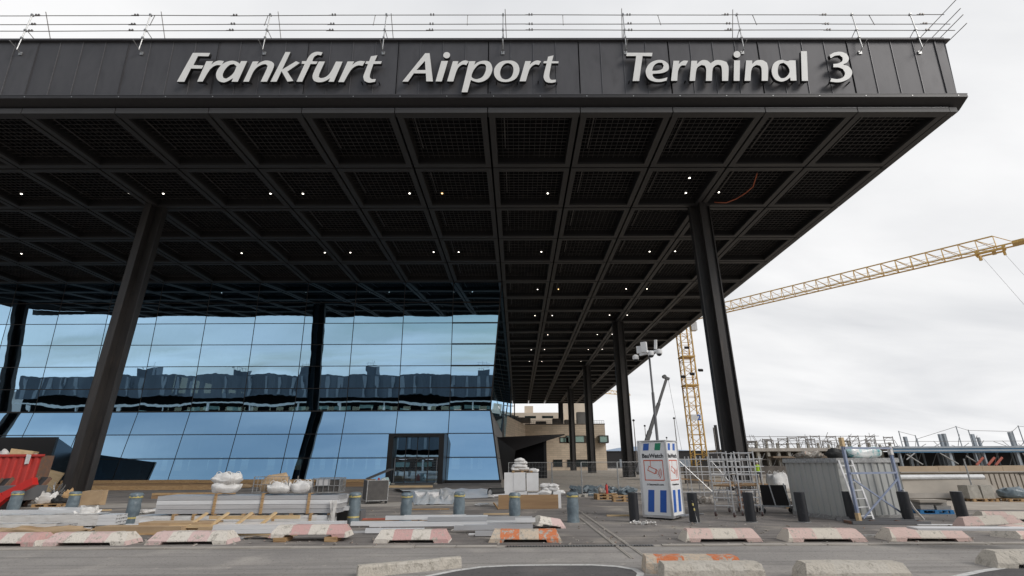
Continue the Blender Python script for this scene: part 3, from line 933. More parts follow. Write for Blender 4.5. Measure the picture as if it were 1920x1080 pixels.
# black wedge porch on the east side
wp = thing('side_porch', 'black wedge shaped porch beside the sloping corner of the glass hall', 'porch', (X0, 66.0, 0))
b = MB()
b.add([(-0.5, 0, 0), (-0.9, 0, 5.3), (8.6, 4.0, 5.9), (8.6, 4.2, 5.75), (1.6, 0.2, 3.6), (1.1, 0.2, 0), (-0.5, 12, 0), (-0.9, 12, 5.3), (8.6, 12, 5.9)],
      [(0, 5, 4, 1), (1, 4, 3, 2), (1, 2, 8, 7), (0, 1, 7, 6)])
b.build('wedge_roof', 'porch_black', wp)
b = MB(); b.box((1.0, 4.5, 0.0), (5.6, 12, 5.0)); b.build('porch_dark_interior', 'void_black', wp)  # solid black block standing in for the shaded interior of the porch
b = MB(); b.box((5.6, 4.6, 0.0), (6.0, 12, 5.3)); b.build('porch_pier', 'porch_black', wp)

# ================================================================== buildings opposite, mirrored in the glass
mat('garage_grey', (0.11, 0.13, 0.155), 0.7, c2=(0.065, 0.08, 0.10), scale=0.08, stretch=(4, 1, 0.3))
mat('garage_light', (0.26, 0.29, 0.32), 0.7, c2=(0.18, 0.21, 0.24), scale=0.3)
mat('white_beam', (0.72, 0.72, 0.70), 0.6)
OPP = thing('parking_garage', 'long grey parking garage mirrored across the middle of the glass hall', 'building', (-60, -52, 0))
b = MB(); b.box((-110, -20, 6.4), (150, 0, 13.6)); b.build('upper_storey', 'garage_grey', OPP)
b = MB(); b.box((-110, -20, 0), (150, -3, 6.39)); b.build('lower_storey', 'void_black', OPP)  # open level closed by a black block, its shade put into the colour
b = MB(); b.box((-110, -1.0, 4.2), (150, 0.2, 4.75)); b.build('white_beam', 'white_beam', OPP)
post_me = MB().box((-0.3, -0.6, 0), (0.3, 0.1, 4.19)).mesh('post', 'white_beam')
win_me = MB().box((0, -3.0, 1.2), (5.0, -2.9, 2.6)).mesh('window', 'green_glass')
fin_me = MB().box((-0.5, 0.002, 6.6), (0.5, 0.35, 13.2)).mesh('facade_fin', 'garage_light')
for i in range(17):
    link('post', post_me, OPP, (-105 + 15 * i, 0, 0))
    link('window', win_me, OPP, (-100 + 15 * i, 0, 0)); link('window', win_me, OPP, (-93 + 15 * i, 0, 0))
for i in range(60):
    if rnd.random() < 0.7: link('facade_fin', fin_me, OPP, (-108 + 4.3 * i + rnd.uniform(-0.8, 0.8), 0, 0))
for i, (x, w, h) in enumerate(((-74, 7, 2.0), (-40, 5, 1.2), (-16, 4, 2.3), (7, 3.5, 2.2), (46, 4.5, 2.4), (56, 2.6, 2.0))):
    bx = MB().box((x, -8, 13.601), (x + w, -4, 13.6 + h)).build('roof_box', 'garage_grey', OPP)
    b = MB()
    for q in range(4):
        xx = x + w * (q + 0.5) / 4
        b.tube((xx, -3, 13.6 + h), (xx + rnd.uniform(-.3, .3), -3, 13.6 + h + rnd.uniform(1.0, 2.2)), 0.05, 5)
    b.tube((x, -3, 13.6 + h + 0.9), (x + w, -3, 13.6 + h + 0.9), 0.04, 5)
    b.build('antenna', 'scaffold_tube', bx)
st = thing('stair_tower', 'tall glazed stair tower mirrored at the right end of the glass hall', 'tower', (6, -44, 0))
MB().box((-4, -8, 0), (4, 0, 15.6)).build('tower_body', 'garage_grey', st)
for i in range(6):
    MB().box((-3.6, 0.002, 1.0 + 2.4 * i), (3.6, 0.12, 3.0 + 2.4 * i)).build('window_band', 'green_glass', st)
b = MB()
for q in range(5): b.tube((-4 + 2 * q, -0.2, 15.6), (-4 + 2 * q, -0.2, 17.0), 0.05, 5)
b.tube((-4, -0.2, 17.0), (4, -0.2, 17.0), 0.05, 5); b.tube((-4, -0.2, 16.3), (4, -0.2, 16.3), 0.05, 5)
b.build('roof_railing', 'scaffold_tube', st)

# ================================================================== roof edge guard rail
RAIL = thing('roof_guard_rail', 'scaffold tube guard rail clamped along the canopy roof edge above the letters', 'railing', (0, 24.0, 28.0))


def railp(x, y, z):
    return (x, y - 24.0, z - 28.0)


zr = [D(940, py, 24.0).z for py in (28.0, 45.0, 56.5)]
stx = [D(px, 60, 24.0).x for px in (-160, 47, 272, 500, 721, 943, 1171, 1388, 1607, 1718)]
for i, x in enumerate(stx):
    MB().tube(railp(x, 23.98, 27.75), railp(x, 23.98, zr[0] + 0.12), 0.035, 7).build('standard', 'galvanised', RAIL)
    b = MB(); b.tube(railp(x, 24.26, 27.72), railp(x - 0.02, 23.45, 27.98), 0.028, 6)
    o = b.build('outrigger', 'galvanised', RAIL)
    b = MB(); b.cbox(railp(x, 24.245, 27.70), (0.22, 0.04, 0.22), rx=LEAN); b.build('wall_plate', 'galvanised', o)
    if i < 8:
        MB().tube(railp(x + 0.25, 25.9, 29.0), railp(x + 0.12, 24.5, zr[0] + 0.9 + rnd.uniform(-0.3, 0.3)), 0.026, 6).build('brace', 'scaffold_tube', RAIL)
    b = MB(); b.tube(railp(x, 24.0, zr[2] + 0.1), railp(x + 0.1, 25.4, 29.05), 0.024, 6); b.build('tie_tube', 'scaffold_tube', RAIL)
    for zz in (28.75, zr[2], zr[0]): MB().cbox(railp(x, 23.99, zz), (0.11, 0.16, 0.13)).build('coupler', 'galvanised', RAIL)
xa = -46.0
for li, z in enumerate(zr):
    x = xa
    while x < 29:
        x2 = min(x + 6.7, 29.35 + 0.15 * li)
        zz = z + rnd.uniform(-0.03, 0.03)
        MB().tube(railp(x - 0.25, 24.02 + rnd.uniform(-0.02, 0.02), zz), railp(x2 + (0.25 if x2 < 29 else 0), 24.02, zz + rnd.uniform(-0.03, 0.03)), 0.026, 6).build('rail', 'scaffold_tube', RAIL)
        for e in (0, 0.18): MB().cbox(railp(x + e, 24.0, zz + 0.03), (0.08, 0.09, 0.13)).build('coupler', 'scaffold_tube', RAIL)
        x = x + 6.7
for x, dx in ((-24.6, -0.06), (-16.9, -0.05), (-9.6, -0.03), (-3.3, 0), (3.2, 0.0), (9.7, 0.06), (16.2, 0.07), (24.2, 0.08)):
    MB().tube(railp(x, 24.05, zr[0] + 0.05), railp(x + dx * 2, 24.05, zr[1] - 0.05), 0.022, 6).build('spacer_tube', 'scaffold_tube', RAIL)
for z in zr + [zr[2] - 0.75]:
    MB().tube(railp(29.25, 22.9, z + 0.06), railp(29.25, 34, z + 0.06), 0.026, 6).build('side_rail', 'scaffold_tube', RAIL)

# orange cable drooping from a coffer next to the big column
pts = [G(x, y, ZS - 0.05) for x, y in ((1422, 336), (1412, 350), (1398, 362), (1380, 373), (1362, 380), (1340, 385))]
for i, p in enumerate(pts): p.z = ZS + 0.3 - (0.35 if 0 < i < 5 else 0.05 if i else -0.2)
mat('cable_orange', (0.55, 0.14, 0.06), 0.5)
cb = MB(); cb.path([tuple(p) for p in pts], 0.045)
tag(cb.build('hanging_cable', 'cable_orange'), 'orange cable drooping from the soffit beside the nearest column', 'cable')

# ================================================================== buildings behind the canopy


def stone_material():
    m = mat('stone_tiles', (0.66, 0.55, 0.43), 0.85, c2=(0.58, 0.485, 0.38), scale=0.5, spec=0.2)
    t = m.node_tree; L = t.links.new
    bs = t.nodes['Principled BSDF']
    old = bs.inputs['Base Color'].links[0].from_socket
    tc = nd(t, 'ShaderNodeTexCoord')
    mp = nd(t, 'ShaderNodeMapping'); mp.inputs['Rotation'].default_value = (R(90), 0, 0)
    L(tc.outputs['Object'], mp.inputs['Vector'])
    br = nd(t, 'ShaderNodeTexBrick')
    br.inputs['Scale'].default_value = 1.0
    br.inputs['Brick Width'].default_value = 2.4; br.inputs['Row Height'].default_value = 0.62
    br.inputs['Mortar Size'].default_value = 0.03
    br.inputs['Color1'].default_value = (1, 1, 1, 1); br.inputs['Color2'].default_value = (0.86, 0.86, 0.86, 1); br.inputs['Mortar'].default_value = (0.6, 0.6, 0.6, 1)
    L(mp.outputs[0], br.inputs['Vector'])
    mx = nd(t, 'ShaderNodeMix', data_type='RGBA', blend_type='MULTIPLY'); mx.inputs['Factor'].default_value = 1
    L(old, mx.inputs['A']); L(br.outputs['Color'], mx.inputs['B'])
    L(mx.outputs['Result'], bs.inputs['Base Color'])


stone_material()
mat('stone_pale', (0.68, 0.59, 0.48), 0.85, c2=(0.62, 0.53, 0.43), scale=0.3, spec=0.2)
mat('roof_clutter', (0.10, 0.085, 0.075), 0.8, c2=(0.16, 0.14, 0.12), scale=2)
BB = thing('beige_building', 'beige stone clad block with window bands behind the columns', 'building', (10, 155, 0))


def bbp(px, py, Y=155.0):
    p = D(px, py, Y)
    return (p.x - 10, p.y - 155, p.z)


x1 = bbp(1134, 800)[0]
zt = bbp(1100, 796)[2]
b = MB(); b.box((-7.5, 0, 0), (x1, 30, zt)); b.build('stone_wall', 'stone_tiles', BB)
b = MB(); b.add([(-16, -46, 0), (-7.5, 0, 0), (-7.5, 0, zt), (-16, -46, zt + 0.3), (-17, -46, 0), (-17, -46, zt)], [(0, 1, 2, 3), (4, 0, 3, 5)]); b.build('bent_wall', 'stone_tiles', BB)
b = MB(); b.box((-7.6, -0.12, zt), (x1 + 0.1, 0.4, zt + 0.3)); b.build('parapet', 'roof_clutter', BB)
for (xa_, ya_, xb_, yb_) in ((1050, 821, 1066, 829), (1061.5, 818, 1096, 829), (1098, 818, 1101, 829), (1038, 863, 1054, 874), (1064, 863, 1104, 874)):
    a, c = bbp(xa_, ya_), bbp(xb_, yb_)
    w = MB().box((a[0], -0.05, c[2]), (c[0], 0.05, a[2])).build('window', 'green_glass' if ya_ < 850 else 'clear_glass', BB)
    fb = MB()
    n = max(2, int((c[0] - a[0]) / 2.2))
    for i in range(n + 1):
        x = a[0] + (c[0] - a[0]) * i / n
        fb.box((x - 0.1, -0.16, c[2]), (x + 0.1, -0.052, a[2]))
    fb.box((a[0] - 0.15, -0.17, a[2] - 0.02), (c[0] + 0.15, -0.051, a[2] + 0.2)); fb.box((a[0] - 0.15, -0.17, c[2] - 0.2), (c[0] + 0.15, -0.051, c[2] + 0.02))
    fb.build('frame', 'black_metal', w)
a, c = bbp(1124, 818, 153), bbp(1140, 829, 153)
w = MB().box((a[0], -2.2, c[2]), (c[0], 1.0, a[2])).build('bay_window', 'green_glass', BB)
fb = MB(); fb.box((a[0] - 0.2, -2.4, a[2]), (c[0] + 0.2, 1.0, a[2] + 0.25)); fb.box((a[0] - 0.2, -2.4, c[2] - 0.25), (c[0] + 0.2, 1.0, c[2])); fb.box((c[0] - 0.1, -2.42, c[2]), (c[0] + 0.22, -2.1, a[2])); fb.box((a[0] - 0.2, -2.42, c[2]), (a[0] + 0.1, -2.1, a[2]))
fb.build('frame', 'black_metal', w)
b = MB()
for i in range(46):
    x = -16 + i * 0.75
    y = 1 if x > -7 else 1 - (-7 - x) * 4.5
    b.tube((x, y, zt + 0.2), (x, y, zt + 1.3), 0.04, 4)
b.tube((-7, 1, zt + 1.3), (x1, 1, zt + 1.3), 0.05, 4); b.tube((-7, 1, zt + 0.8), (x1, 1, zt + 0.8), 0.04, 4); b.tube((-16, -40, zt + 1.3), (-7, 1, zt + 1.3), 0.05, 4)
b.build('roof_railing', 'scaffold_tube', BB)
for (x, w_, h, m_) in ((-12, 4, 1.6, 'roof_clutter'), (-4, 3.4, 1.3, 'roof_clutter'), (1.5, 2.6, 2.2, 'roof_clutter'), (5.5, 2.2, 1.8, 'roof_clutter'), (9.5, 5.0, 4.2, 'grey_panel'), (-8, 2, 1.5, 'roof_clutter')):
    MB().box((x, 3 if x > -7 else -8, zt + 0.01), (x + w_, 6 if x > -7 else -5, zt + h)).build('roof_unit', m_, BB)
b = MB()
for i in range(3):
    b.tube((-13 + i * 1.1, -20, zt), (-13 + i * 1.1, -20, zt + 9), 0.18, 6)
    b.tube((-13, -20, zt + 2.6 * i + 1), (-10.8, -20, zt + 2.6 * i + 1), 0.1, 5)
b.build('lattice_mast', 'black_metal', BB)

UBb = thing('upper_block', 'pale beige upper storeys beyond the far end of the canopy', 'building', (5, 196, 0))
b = MB(); b.box((-22, 0, 0), (14, 20, 21.5)); b.build('wall', 'stone_pale', UBb)
b = MB(); b.box((14.001, 4, 0), (23, 20, 30)); b.build('stair_core', 'stone_pale', UBb)
for i in range(3):
    MB().box((-9 + 7 * i, -0.06, 19.3), (-4.5 + 7 * i, 0.05, 20.2)).build('window', 'clear_glass', UBb)
MB().box((-2, 3, 21.501), (1.5, 8, 24.5)).build('roof_unit', 'stone_pale', UBb)

LH = thing('low_black_hall', 'long low black hall on the horizon behind the yellow crane mast', 'building', (60, 235, 0))
b = MB(); b.box((-18, 0, 0), (62, 30, 7.2)); b.build('wall', 'fascia_dark', LH)
b = MB(); b.box((-18, -0.5, 7.2), (62, 30, 7.5)); b.build('roof_edge', 'black_metal', LH)
for i in range(5):
    MB().box((-12 + 14 * i, -0.1, 0.2), (-6 + 14 * i, 0.05, 3.8)).build('gate', 'garage_light', LH)

# parapet of the terrace, low grey walls
pt = thing('parapet_wall', 'long low concrete parapet beyond the paved terrace right of the columns', 'wall', (20, 92, 0))
for i in range(9):
    MB().box((4.0 + i * 6.02, 0, 0), (10.0 + i * 6.02, 0.5, 1.15), jit=0.01).build('wall_panel', 'concrete_strip', pt)

# lamp posts on the skyline
for (px, py, Y, lab) in ((1188, 790, 150, 'thin lamp post left of the second dark column base, nearest the beige building'), (1209, 800, 180, 'short thin lamp post seen through the gap left of the boom'), (1264, 786, 160, 'thin lamp post with round head right of the camera mast'), (1250, 822, 210, 'tiny far lamp post right of the white security box')):
    p = D(px, py, Y)
    t = thing('lamp_post', lab, 'lamp post', (p.x, p.y, 0), group='lamp posts on the skyline')
    MB().tube((0, 0, 0), (0, 0, p.z), 0.22, 6, 0.12).build('pole', 'scaffold_tube', t)
    MB().lathe([(0.2, p.z), (0.42, p.z + 0.2), (0.36, p.z + 0.5), (0.1, p.z + 0.65)], 8).build('lamp_head', 'fascia_dark', t)

# ================================================================== tower crane
mat('crane_yellow', (0.70, 0.44, 0.12), 0.5, c2=(0.60, 0.37, 0.10), scale=0.6)
mat('sign_white', (0.78, 0.78, 0.78), 0.5)
mat('sign_blue', (0.02, 0.10, 0.42), 0.45, c2=(0.025, 0.12, 0.46), scale=3)
mat('sign_green', (0.01, 0.22, 0.12), 0.45, c2=(0.012, 0.25, 0.13), scale=3)
mat('sign_red', (0.66, 0.10, 0.035), 0.45, c2=(0.6, 0.09, 0.03), scale=3)
mat('sign_black', (0.02, 0.02, 0.025), 0.5)


def lattice(b, A, Bp, hw, n, rch, rdi, upv=(0, 0, 1)):
    """square lattice boom from A to B"""
    A, Bp = Vector(A), Vector(Bp)
    d = (Bp - A).normalized(); x = d.cross(Vector(upv)).normalized(); y = x.cross(d)
    C4 = [x * a * hw + y * c * hw for a, c in ((-1, -1), (1, -1), (1, 1), (-1, 1))]
    for o in C4: b.beam(A + o, Bp + o, rch * 2, rch * 2, upv if abs(d.z) < .9 else (0, 1, 0))
    for i in range(n):
        p, q = A.lerp(Bp, i / n), A.lerp(Bp, (i + 1) / n)
        for s in range(4):
            o1, o2 = C4[s], C4[(s + 1) % 4]
            if i % 2: o1, o2 = o2, o1
            b.tube(p + o1, q + o2, rdi, 4)
            b.tube(p + C4[s], p + C4[(s + 1) % 4], rdi, 4)


mp_ = D(1293, 717, 89)
TC = thing('tower_crane', 'yellow tower crane with lattice jib reaching out over the sky', 'crane', (mp_.x, 89, 0))
zj = D(1275, 603, 89).z
b = MB(); lattice(b, (0, 0, 0), (0, 0, zj + 0.6), 1.08, 17, 0.11, 0.05, (0, 1, 0)); b.build('mast', 'crane_yellow', TC)
tip = G(1910, 456, zj)
jd = Vector((tip.x - mp_.x, tip.y - 89, 0)); jl = jd.length; jd.normalize(); jn = Vector((-jd.y, jd.x, 0))
Z = Vector((0, 0, zj))
b = MB()
hj = 1.75
st_, en = jd * 1.2, jd * jl
for s in (-0.75, 0.75): b.beam(st_ + jn * s + Z, en + jn * s + Z, 0.16, 0.16)
en2 = jd * (jl - 2.0)
b.beam(st_ + Z + Vector((0, 0, hj)), en2 + Z + Vector((0, 0, hj)), 0.15, 0.15)
n = 25
for i in range(n + 1):
    p = st_.lerp(en2, i / n) + Z; q = st_.lerp(en2, (i + 1) / n) + Z
    t_ = p + Vector((0, 0, hj))
    for s in (-0.75, 0.75):
        b.tube(t_, p + jn * s, 0.05, 4)
        if i < n: b.tube(t_, q + jn * s, 0.045, 4)
    b.tube(p - jn * 0.75, p + jn * 0.75, 0.04, 4)
    if i < n: b.tube(p - jn * 0.75, q + jn * 0.75, 0.035, 4)
b.tube(en2 + Z + Vector((0, 0, hj)), en + Z, 0.05, 4)
b.build('jib', 'crane_yellow', TC)
b = MB()
for s in (0.45, 0.9): b.tube(st_ + Z + Vector((0, 0, s)), en2 + Z + Vector((0, 0, s * 0.9)), 0.02, 4)
b.build('hoist_rope', 'scaffold_tube', TC)
b = MB()
tp = jd * (jl - 2.4) + Z
for s in (-0.8, 0.8):
    b.beam(tp + jn * s - Vector((0, 0, .35)) - jd * 1.7, tp + jn * s - Vector((0, 0, .35)) + jd * 1.0, 0.16, 0.20)
    for e in (-1.6, 1.0): b.tube(tp + jn * (s - .1) - Vector((0, 0, .15)) + jd * e, tp + jn * (s + .1) - Vector((0, 0, .15)) + jd * e, 0.20, 8)
b.beam(tp - jn * 0.9 - Vector((0, 0, .45)), tp + jn * 0.9 - Vector((0, 0, .45)), 0.4, 0.16)
b.cbox(tp - jd * 1.4 - Vector((0, 0, .8)), (0.25, 0.25, 0.7)); b.cbox(tp + jd * 0.9 - Vector((0, 0, .8)), (0.2, 0.2, 0.7))
b.cbox(en + Z + Vector((0, 0, 0.1)), (1.1, 1.6, 0.35), rz=math.atan2(jd.y, jd.x))
b.build('trolley', 'crane_yellow', TC)
b = MB()
for e in (-1.2, 0.8):
    pz = tp + jd * e
    b.tube(pz - Vector((0, 0, 0.7)), pz * 1.0 + Vector((4.5, -2.5, -17)), 0.018, 4)
b.build('lifting_rope', 'scaffold_tube', TC)
b = MB(); cj = -jd * 14
for s in (-0.7, 0.7): b.beam(jd * -1.0 + jn * s + Z, cj + jn * s + Z, 0.16, 0.2)
b.box((-0.8, -0.8, zj + 0.61), (0.8, 0.8, zj + 1.6))
b.build('counter_jib', 'crane_yellow', TC)
b = MB(); b.cbox((1.7, -0.9, zj - 1.3), (1.1, 1.2, 1.6)); b.build('cab', 'sign_white', TC)
b = MB()
for zz in (21.0, 15.6): b.cbox((0, 0, zz), (2.5, 2.5, 0.22)); 
b.build('mast_platform', 'crane_yellow', TC)
for (x, y, z) in ((-1.5, -1.2, 17.1), (0.2, -1.3, 17.6), (1.9, -1.2, 18.3), (-0.2, -1.3, 22.6), (0.3, -1.3, 27.5)):
    b = MB(); b.cbox((x, y, z), (0.8, 0.5, 0.4), rx=0.5); b.build('floodlight', 'fascia_dark', TC)
pz = D(1303, 783, 89 - 1.25)
b = MB(); b.box((-0.95, -1.30, pz.z - 0.5), (0.95, -1.25, pz.z + 0.55)); npl = b.build('number_plate', 'sign_white', TC)


def text_mesh(body, size, m, extrude=0.004, bold=0.0, shear=0.0, align='CENTER'):
    cu = bpy.data.curves.new('text', 'FONT')
    cu.body = body; cu.size = size; cu.extrude = extrude; cu.offset = bold; cu.shear = shear
    cu.align_x = align; cu.resolution_u = 3
    ob = bpy.data.objects.new('text', cu); COL.objects.link(ob)
    bpy.context.view_layer.update()
    me = bpy.data.meshes.new_from_object(ob.evaluated_get(bpy.context.evaluated_depsgraph_get()))
    bpy.data.objects.remove(ob); bpy.data.curves.remove(cu)
    me.materials.clear(); me.materials.append(MATS[m])
    me.name = 'lettering'
    return me


link('lettering', text_mesh('2', 1.35, 'sign_blue', 0.01, 0.03), npl, (0.45, -1.33, pz.z - 0.42), (R(90), 0, 0))

# far crane jib behind the canopy corner
p = D(1128, 731, 260); q = D(1182, 741, 260)
FC = thing('far_crane', 'small far orange crane jib between the canopy edge and the columns', 'crane', (p.x - 6, 260, 0))
b = MB()
A = Vector((-20, 0, p.z)); Bq = Vector((q.x - p.x + 6, 0, q.z))
b.beam(A, Bq, 0.35, 0.35); b.beam(A + Vector((0, 0, 2.4)), Bq + Vector((-1, 0, 1.6)), 0.3, 0.3)
for i in range(15):
    a1 = A.lerp(Bq, i / 15); a2 = A.lerp(Bq, (i + 0.5) / 15); a3 = A.lerp(Bq, (i + 1) / 15)
    b.tube(a1, a2 + Vector((0, 0, 2.1)), 0.12, 4); b.tube(a2 + Vector((0, 0, 2.1)), a3, 0.12, 4)
b.build('jib', 'crane_yellow', FC)
b = MB(); lattice(b, (-16, 0, 0), (-16, 0, p.z), 0.9, 14, 0.14, 0.08, (0, 1, 0)); b.build('mast', 'crane_yellow', FC)

# telescopic boom of a mobile crane
p, q = D(1196, 905, 62), D(1250, 709, 62)
MC = thing('mobile_crane', 'mobile crane with grey telescopic boom raised behind the white security box', 'crane', (p.x, 62, 0))
mat('boom_grey', (0.15, 0.15, 0.155), 0.5, c2=(0.12, 0.12, 0.125), scale=0.5)
v = Vector((q.x - p.x, 0, q.z)); v0 = Vector((0, 0, 0.9))
for i, (a, c, w_) in enumerate(((0, .42, .50), (.42, .72, .40), (.72, 1.0, .30))):
    b = MB(); b.beam(v0 + (v - v0) * a, v0 + (v - v0) * c, w_, w_, (0, 1, 0)); b.build('boom_section', 'boom_grey', MC)
b = MB(); b.cbox(v, (0.7, 0.35, 0.32), ry=0.4); b.tube(v + Vector((-.3, -.25, 0.2)), v + Vector((-.3, .25, 0.2)), .25, 8); b.build('boom_head', 'boom_grey', MC)
b = MB(); b.cbox((3.0, 1.2, 0.9), (3.6, 2.4, 0.7)); b.cbox((3.6, 1.2, 1.6), (1.6, 2.3, .68)); b.build('carrier', 'garage_light', MC)
MB().beam((0.1, 0.2, 0.85), (1.6, 1.0, 0.85), .5, .5).build('boom_foot', 'boom_grey', MC)
for x in (1.9, 3.9):
    MB().tube((x, -0.1, 0.5), (x, 0.4, 0.5), 0.5, 12).build('wheel', 'fascia_dark', MC)
b = MB(); b.tube(v + Vector((.2, 0, -.2)), v + Vector((.9, 0, -9)), 0.02, 4); b.build('hoist_rope', 'scaffold_tube', MC)

# piling leader seen left of the nearest column
p = D(1351, 870, 60); z1 = D(1346, 797, 60).z
t = thing('drilling_rig', 'thin dark drilling mast close to the left side of the nearest column', 'machine', (p.x, 60, 0))
MB().beam((0, 0, 0), (0, 0, z1), 0.25, 0.3, (0, 1, 0)).build('mast', 'fascia_dark', t)
b = MB(); b.tube((-0.3, -.1, 1.8), (-0.3, -.1, z1 - .3), .09, 6); b.build('feed_hose', 'scaffold_tube', t)
MB().box((-1.3, 0.2, 0.1), (1.0, 2.5, 2.2)).build('rig_body', 'boom_grey', t)

# ================================================================== building site on the right
mat('steel_blue_grey', (0.34, 0.375, 0.41), 0.55, 0.1, c2=(0.27, 0.30, 0.33), scale=0.6)
mat('beam_blue', (0.04, 0.165, 0.32), 0.6, c2=(0.07, 0.20, 0.34), scale=0.8)
mat('red_frame', (0.45, 0.12, 0.08), 0.6)
YS = 75.0
SF = thing('unfinished_building', 'unfinished steel frame with bright blue edge beam behind the sand coloured wall', 'building', (D(1690, 872, YS).x, YS, 0))


def sfp(px, py, Y=YS):
    p = D(px, py, Y)
    return Vector((p.x - SF.location.x, p.y - YS, p.z))


for i, (px, py, w_) in enumerate(((1684, 836, .5), (1722, 817, .8), (1748, 826, .4), (1771, 813, .8), (1790, 812, 1.0), (1815, 838, .4), (1836, 820, .5), (1852, 812, .9), (1884, 820, .6), (1895, 810, .8), (1928, 812, .8), (1765, 845, .4), (1828, 845, .4), (1872, 846, .4))):
    q = sfp(px, py)
    w_ *= 0.48
    MB().box((q.x - w_ / 2, (i % 3) * 2.5, -0.5), (q.x + w_ / 2, (i % 3) * 2.5 + 0.4, q.z)).build('steel_column', 'steel_blue_grey', SF)
za, zb = sfp(1690, 849).z, sfp(1690, 841).z
b = MB(); b.box((-1, -0.4, za), (40, -0.1, zb)); b.build('edge_beam', 'beam_blue', SF)
b = MB(); b.box((-1, -0.55, zb + 0.01), (40, 8, zb + 0.28)); b.build('floor_deck', 'steel_blue_grey', SF)
b = MB(); b.box((-1, -0.5, zb - 0.45), (40, -0.41, zb - 0.2)); b.build('beam_flange', 'steel_blue_grey', SF)
b = MB(); b.box((-1, 8.2, 0), (40, 8.6, zb - 0.3)); b.build('rear_wall', 'fascia_dark', SF)
posts = [(1682, 808), (1713, 816), (1716, 822), (1789, 799), (1812, 806), (1894, 808), (1905, 798), (1925, 800)]
pr = None
for px, py in posts:
    q = sfp(px, py)
    MB().tube((q.x, -0.3, zb), (q.x, -0.3, q.z), 0.07, 5).build('edge_post', 'steel_blue_grey', SF)
    if pr is not None:
        MB().tube((pr.x, -0.3, pr.z - 0.1), (q.x, -0.3, q.z - 0.1), 0.03, 4).build('safety_rope', 'scaffold_tube', SF)
        MB().tube((pr.x, -0.3, zb + 1.0), (q.x, -0.3, zb + 1.0), 0.03, 4).build('safety_rope', 'scaffold_tube', SF)
    pr = q
for (a, c, e, f_) in ((1690, 852, 1720, 871), (1752, 850, 1786, 870), (1800, 855, 1818, 866), (1690, 862, 1705, 850), (1905, 850, 1920, 866)):
    MB().tube(sfp(a, c) + Vector((0, -1, 0)), sfp(e, f_) + Vector((0, -1, 0)), 0.09, 5).build('brace', 'galvanised', SF)
for i in range(26):
    x = 0.5 + i * 1.35 + rnd.uniform(-.4, .4)
    if x < 34: MB().tube((x, rnd.uniform(0, 7), zb), (x + rnd.uniform(-.1, .1), 3, zb + rnd.uniform(.5, 2.2)), 0.04, 5).build('thin_post', 'scaffold_tube', SF)
for i in range(14):
    x = 1 + i * 2.4
    MB().tube((x, 5.5, 0), (x, 5.5, zb), 0.14, 6).build('steel_column', 'steel_blue_grey', SF)
    MB().tube((x, 2.2, .3), (x + 2.0, 2.2, zb - .4), 0.04, 5).build('brace', 'galvanised', SF)
for x in (1815, 1836, 1850):
    MB().tube(sfp(x, 872) + Vector((0, -1.4, 0)), sfp(x + 12, 858) + Vector((0, -1.4, 0)), 0.16, 5).build('red_strut', 'red_frame', SF)

mat('sand_wall', (0.50, 0.39, 0.28), 0.85, c2=(0.44, 0.345, 0.25), scale=0.7, spec=0.2)
SW = thing('sand_wall', 'sand coloured panel wall in front of the steel frame', 'wall', (0, 0, 0))
for (a, c) in ((1640, 1763), (1763, 1803), (1803, 1846), (1846, 1884), (1884, 1930), (1930, 2000)):
    p, q = D(a, 890, 40), D(c, 890, 40)
    zt_ = D(1800, 873.5, 40).z
    MB().box((p.x + 0.01, 40, 0), (q.x - 0.01, 40.3, zt_ + rnd.uniform(-.015, .015))).build('wall_panel', 'sand_wall', SW)

mat('formwork', (0.45, 0.40, 0.34), 0.85, c2=(0.38, 0.34, 0.29), scale=1.0)
RW = thing('ribbed_wall', 'ribbed beige concrete ramp wall at the far right', 'wall', (D(1765, 920, 33).x, 33, 0))
zt_ = D(1850, 886, 33).z
b = MB(); b.box((-2.2, 0.3, 0), (30, 0.8, zt_)); b.build('wall', 'formwork', RW)
for i in range(46):
    MB().box((0.9 + i * 0.34, 0.16, 0.01), (0.9 + i * 0.34 + 0.24, 0.299, zt_ - 0.1)).build('rib', 'formwork', RW)
b = MB(); b.box((-2.25, 0.1, zt_ + 0.002), (30, 0.85, zt_ + 0.06)); b.build('coping', 'concrete_strip', RW)
b = MB(); b.beam((5.5, 0.1, zt_ - 0.05), (14, 0.1, 0.2), 0.04, 0.04); b.build('cable', 'fascia_dark', RW)

TRG = thing('concrete_trough', 'weathered concrete trough with a white pipe roll lying along its rim', 'trough', tuple(G(1700, 938)))
p = TRG.location
b = MB()
b.add([(-0.6, 0, 0.05), (5.1, -0.2, 0.05), (4.65, 0.1, 1.0), (-0.8, 0.3, 1.0), (-0.6, 1.5, 0.05), (5.1, 1.5, 0.05), (4.65, 1.4, 1.0), (-0.8, 1.4, 1.0)],
      [(0, 1, 2, 3), (1, 5, 6, 2), (5, 4, 7, 6), (4, 0, 3, 7), (3, 2, 6, 7), (0, 4, 5, 1)])
b.build('trough_body', 'formwork', TRG)
b = MB(); b.box((-0.6, -0.32, 0.12), (5.15, -0.21, 0.36)); b.build('lower_lip', 'concrete_strip', TRG)
b = MB(); b.tube((-0.9, 0.25, 1.13), (4.6, 0.2, 1.13), 0.13, 10); b.build('white_pipe', 'sign_white', TRG)

# scaffolding of the rising car park
YC = 78.0
CP = thing('scaffolded_deck', 'grey concrete deck crowded with scaffold frames on the skyline right of the nearest column', 'building', (D(1400, 860, YC).x, YC, 0))


def cpp(px, py, Y=YC):
    p = D(px, py, Y)
    return Vector((p.x - CP.location.x, p.y - YC, p.z))


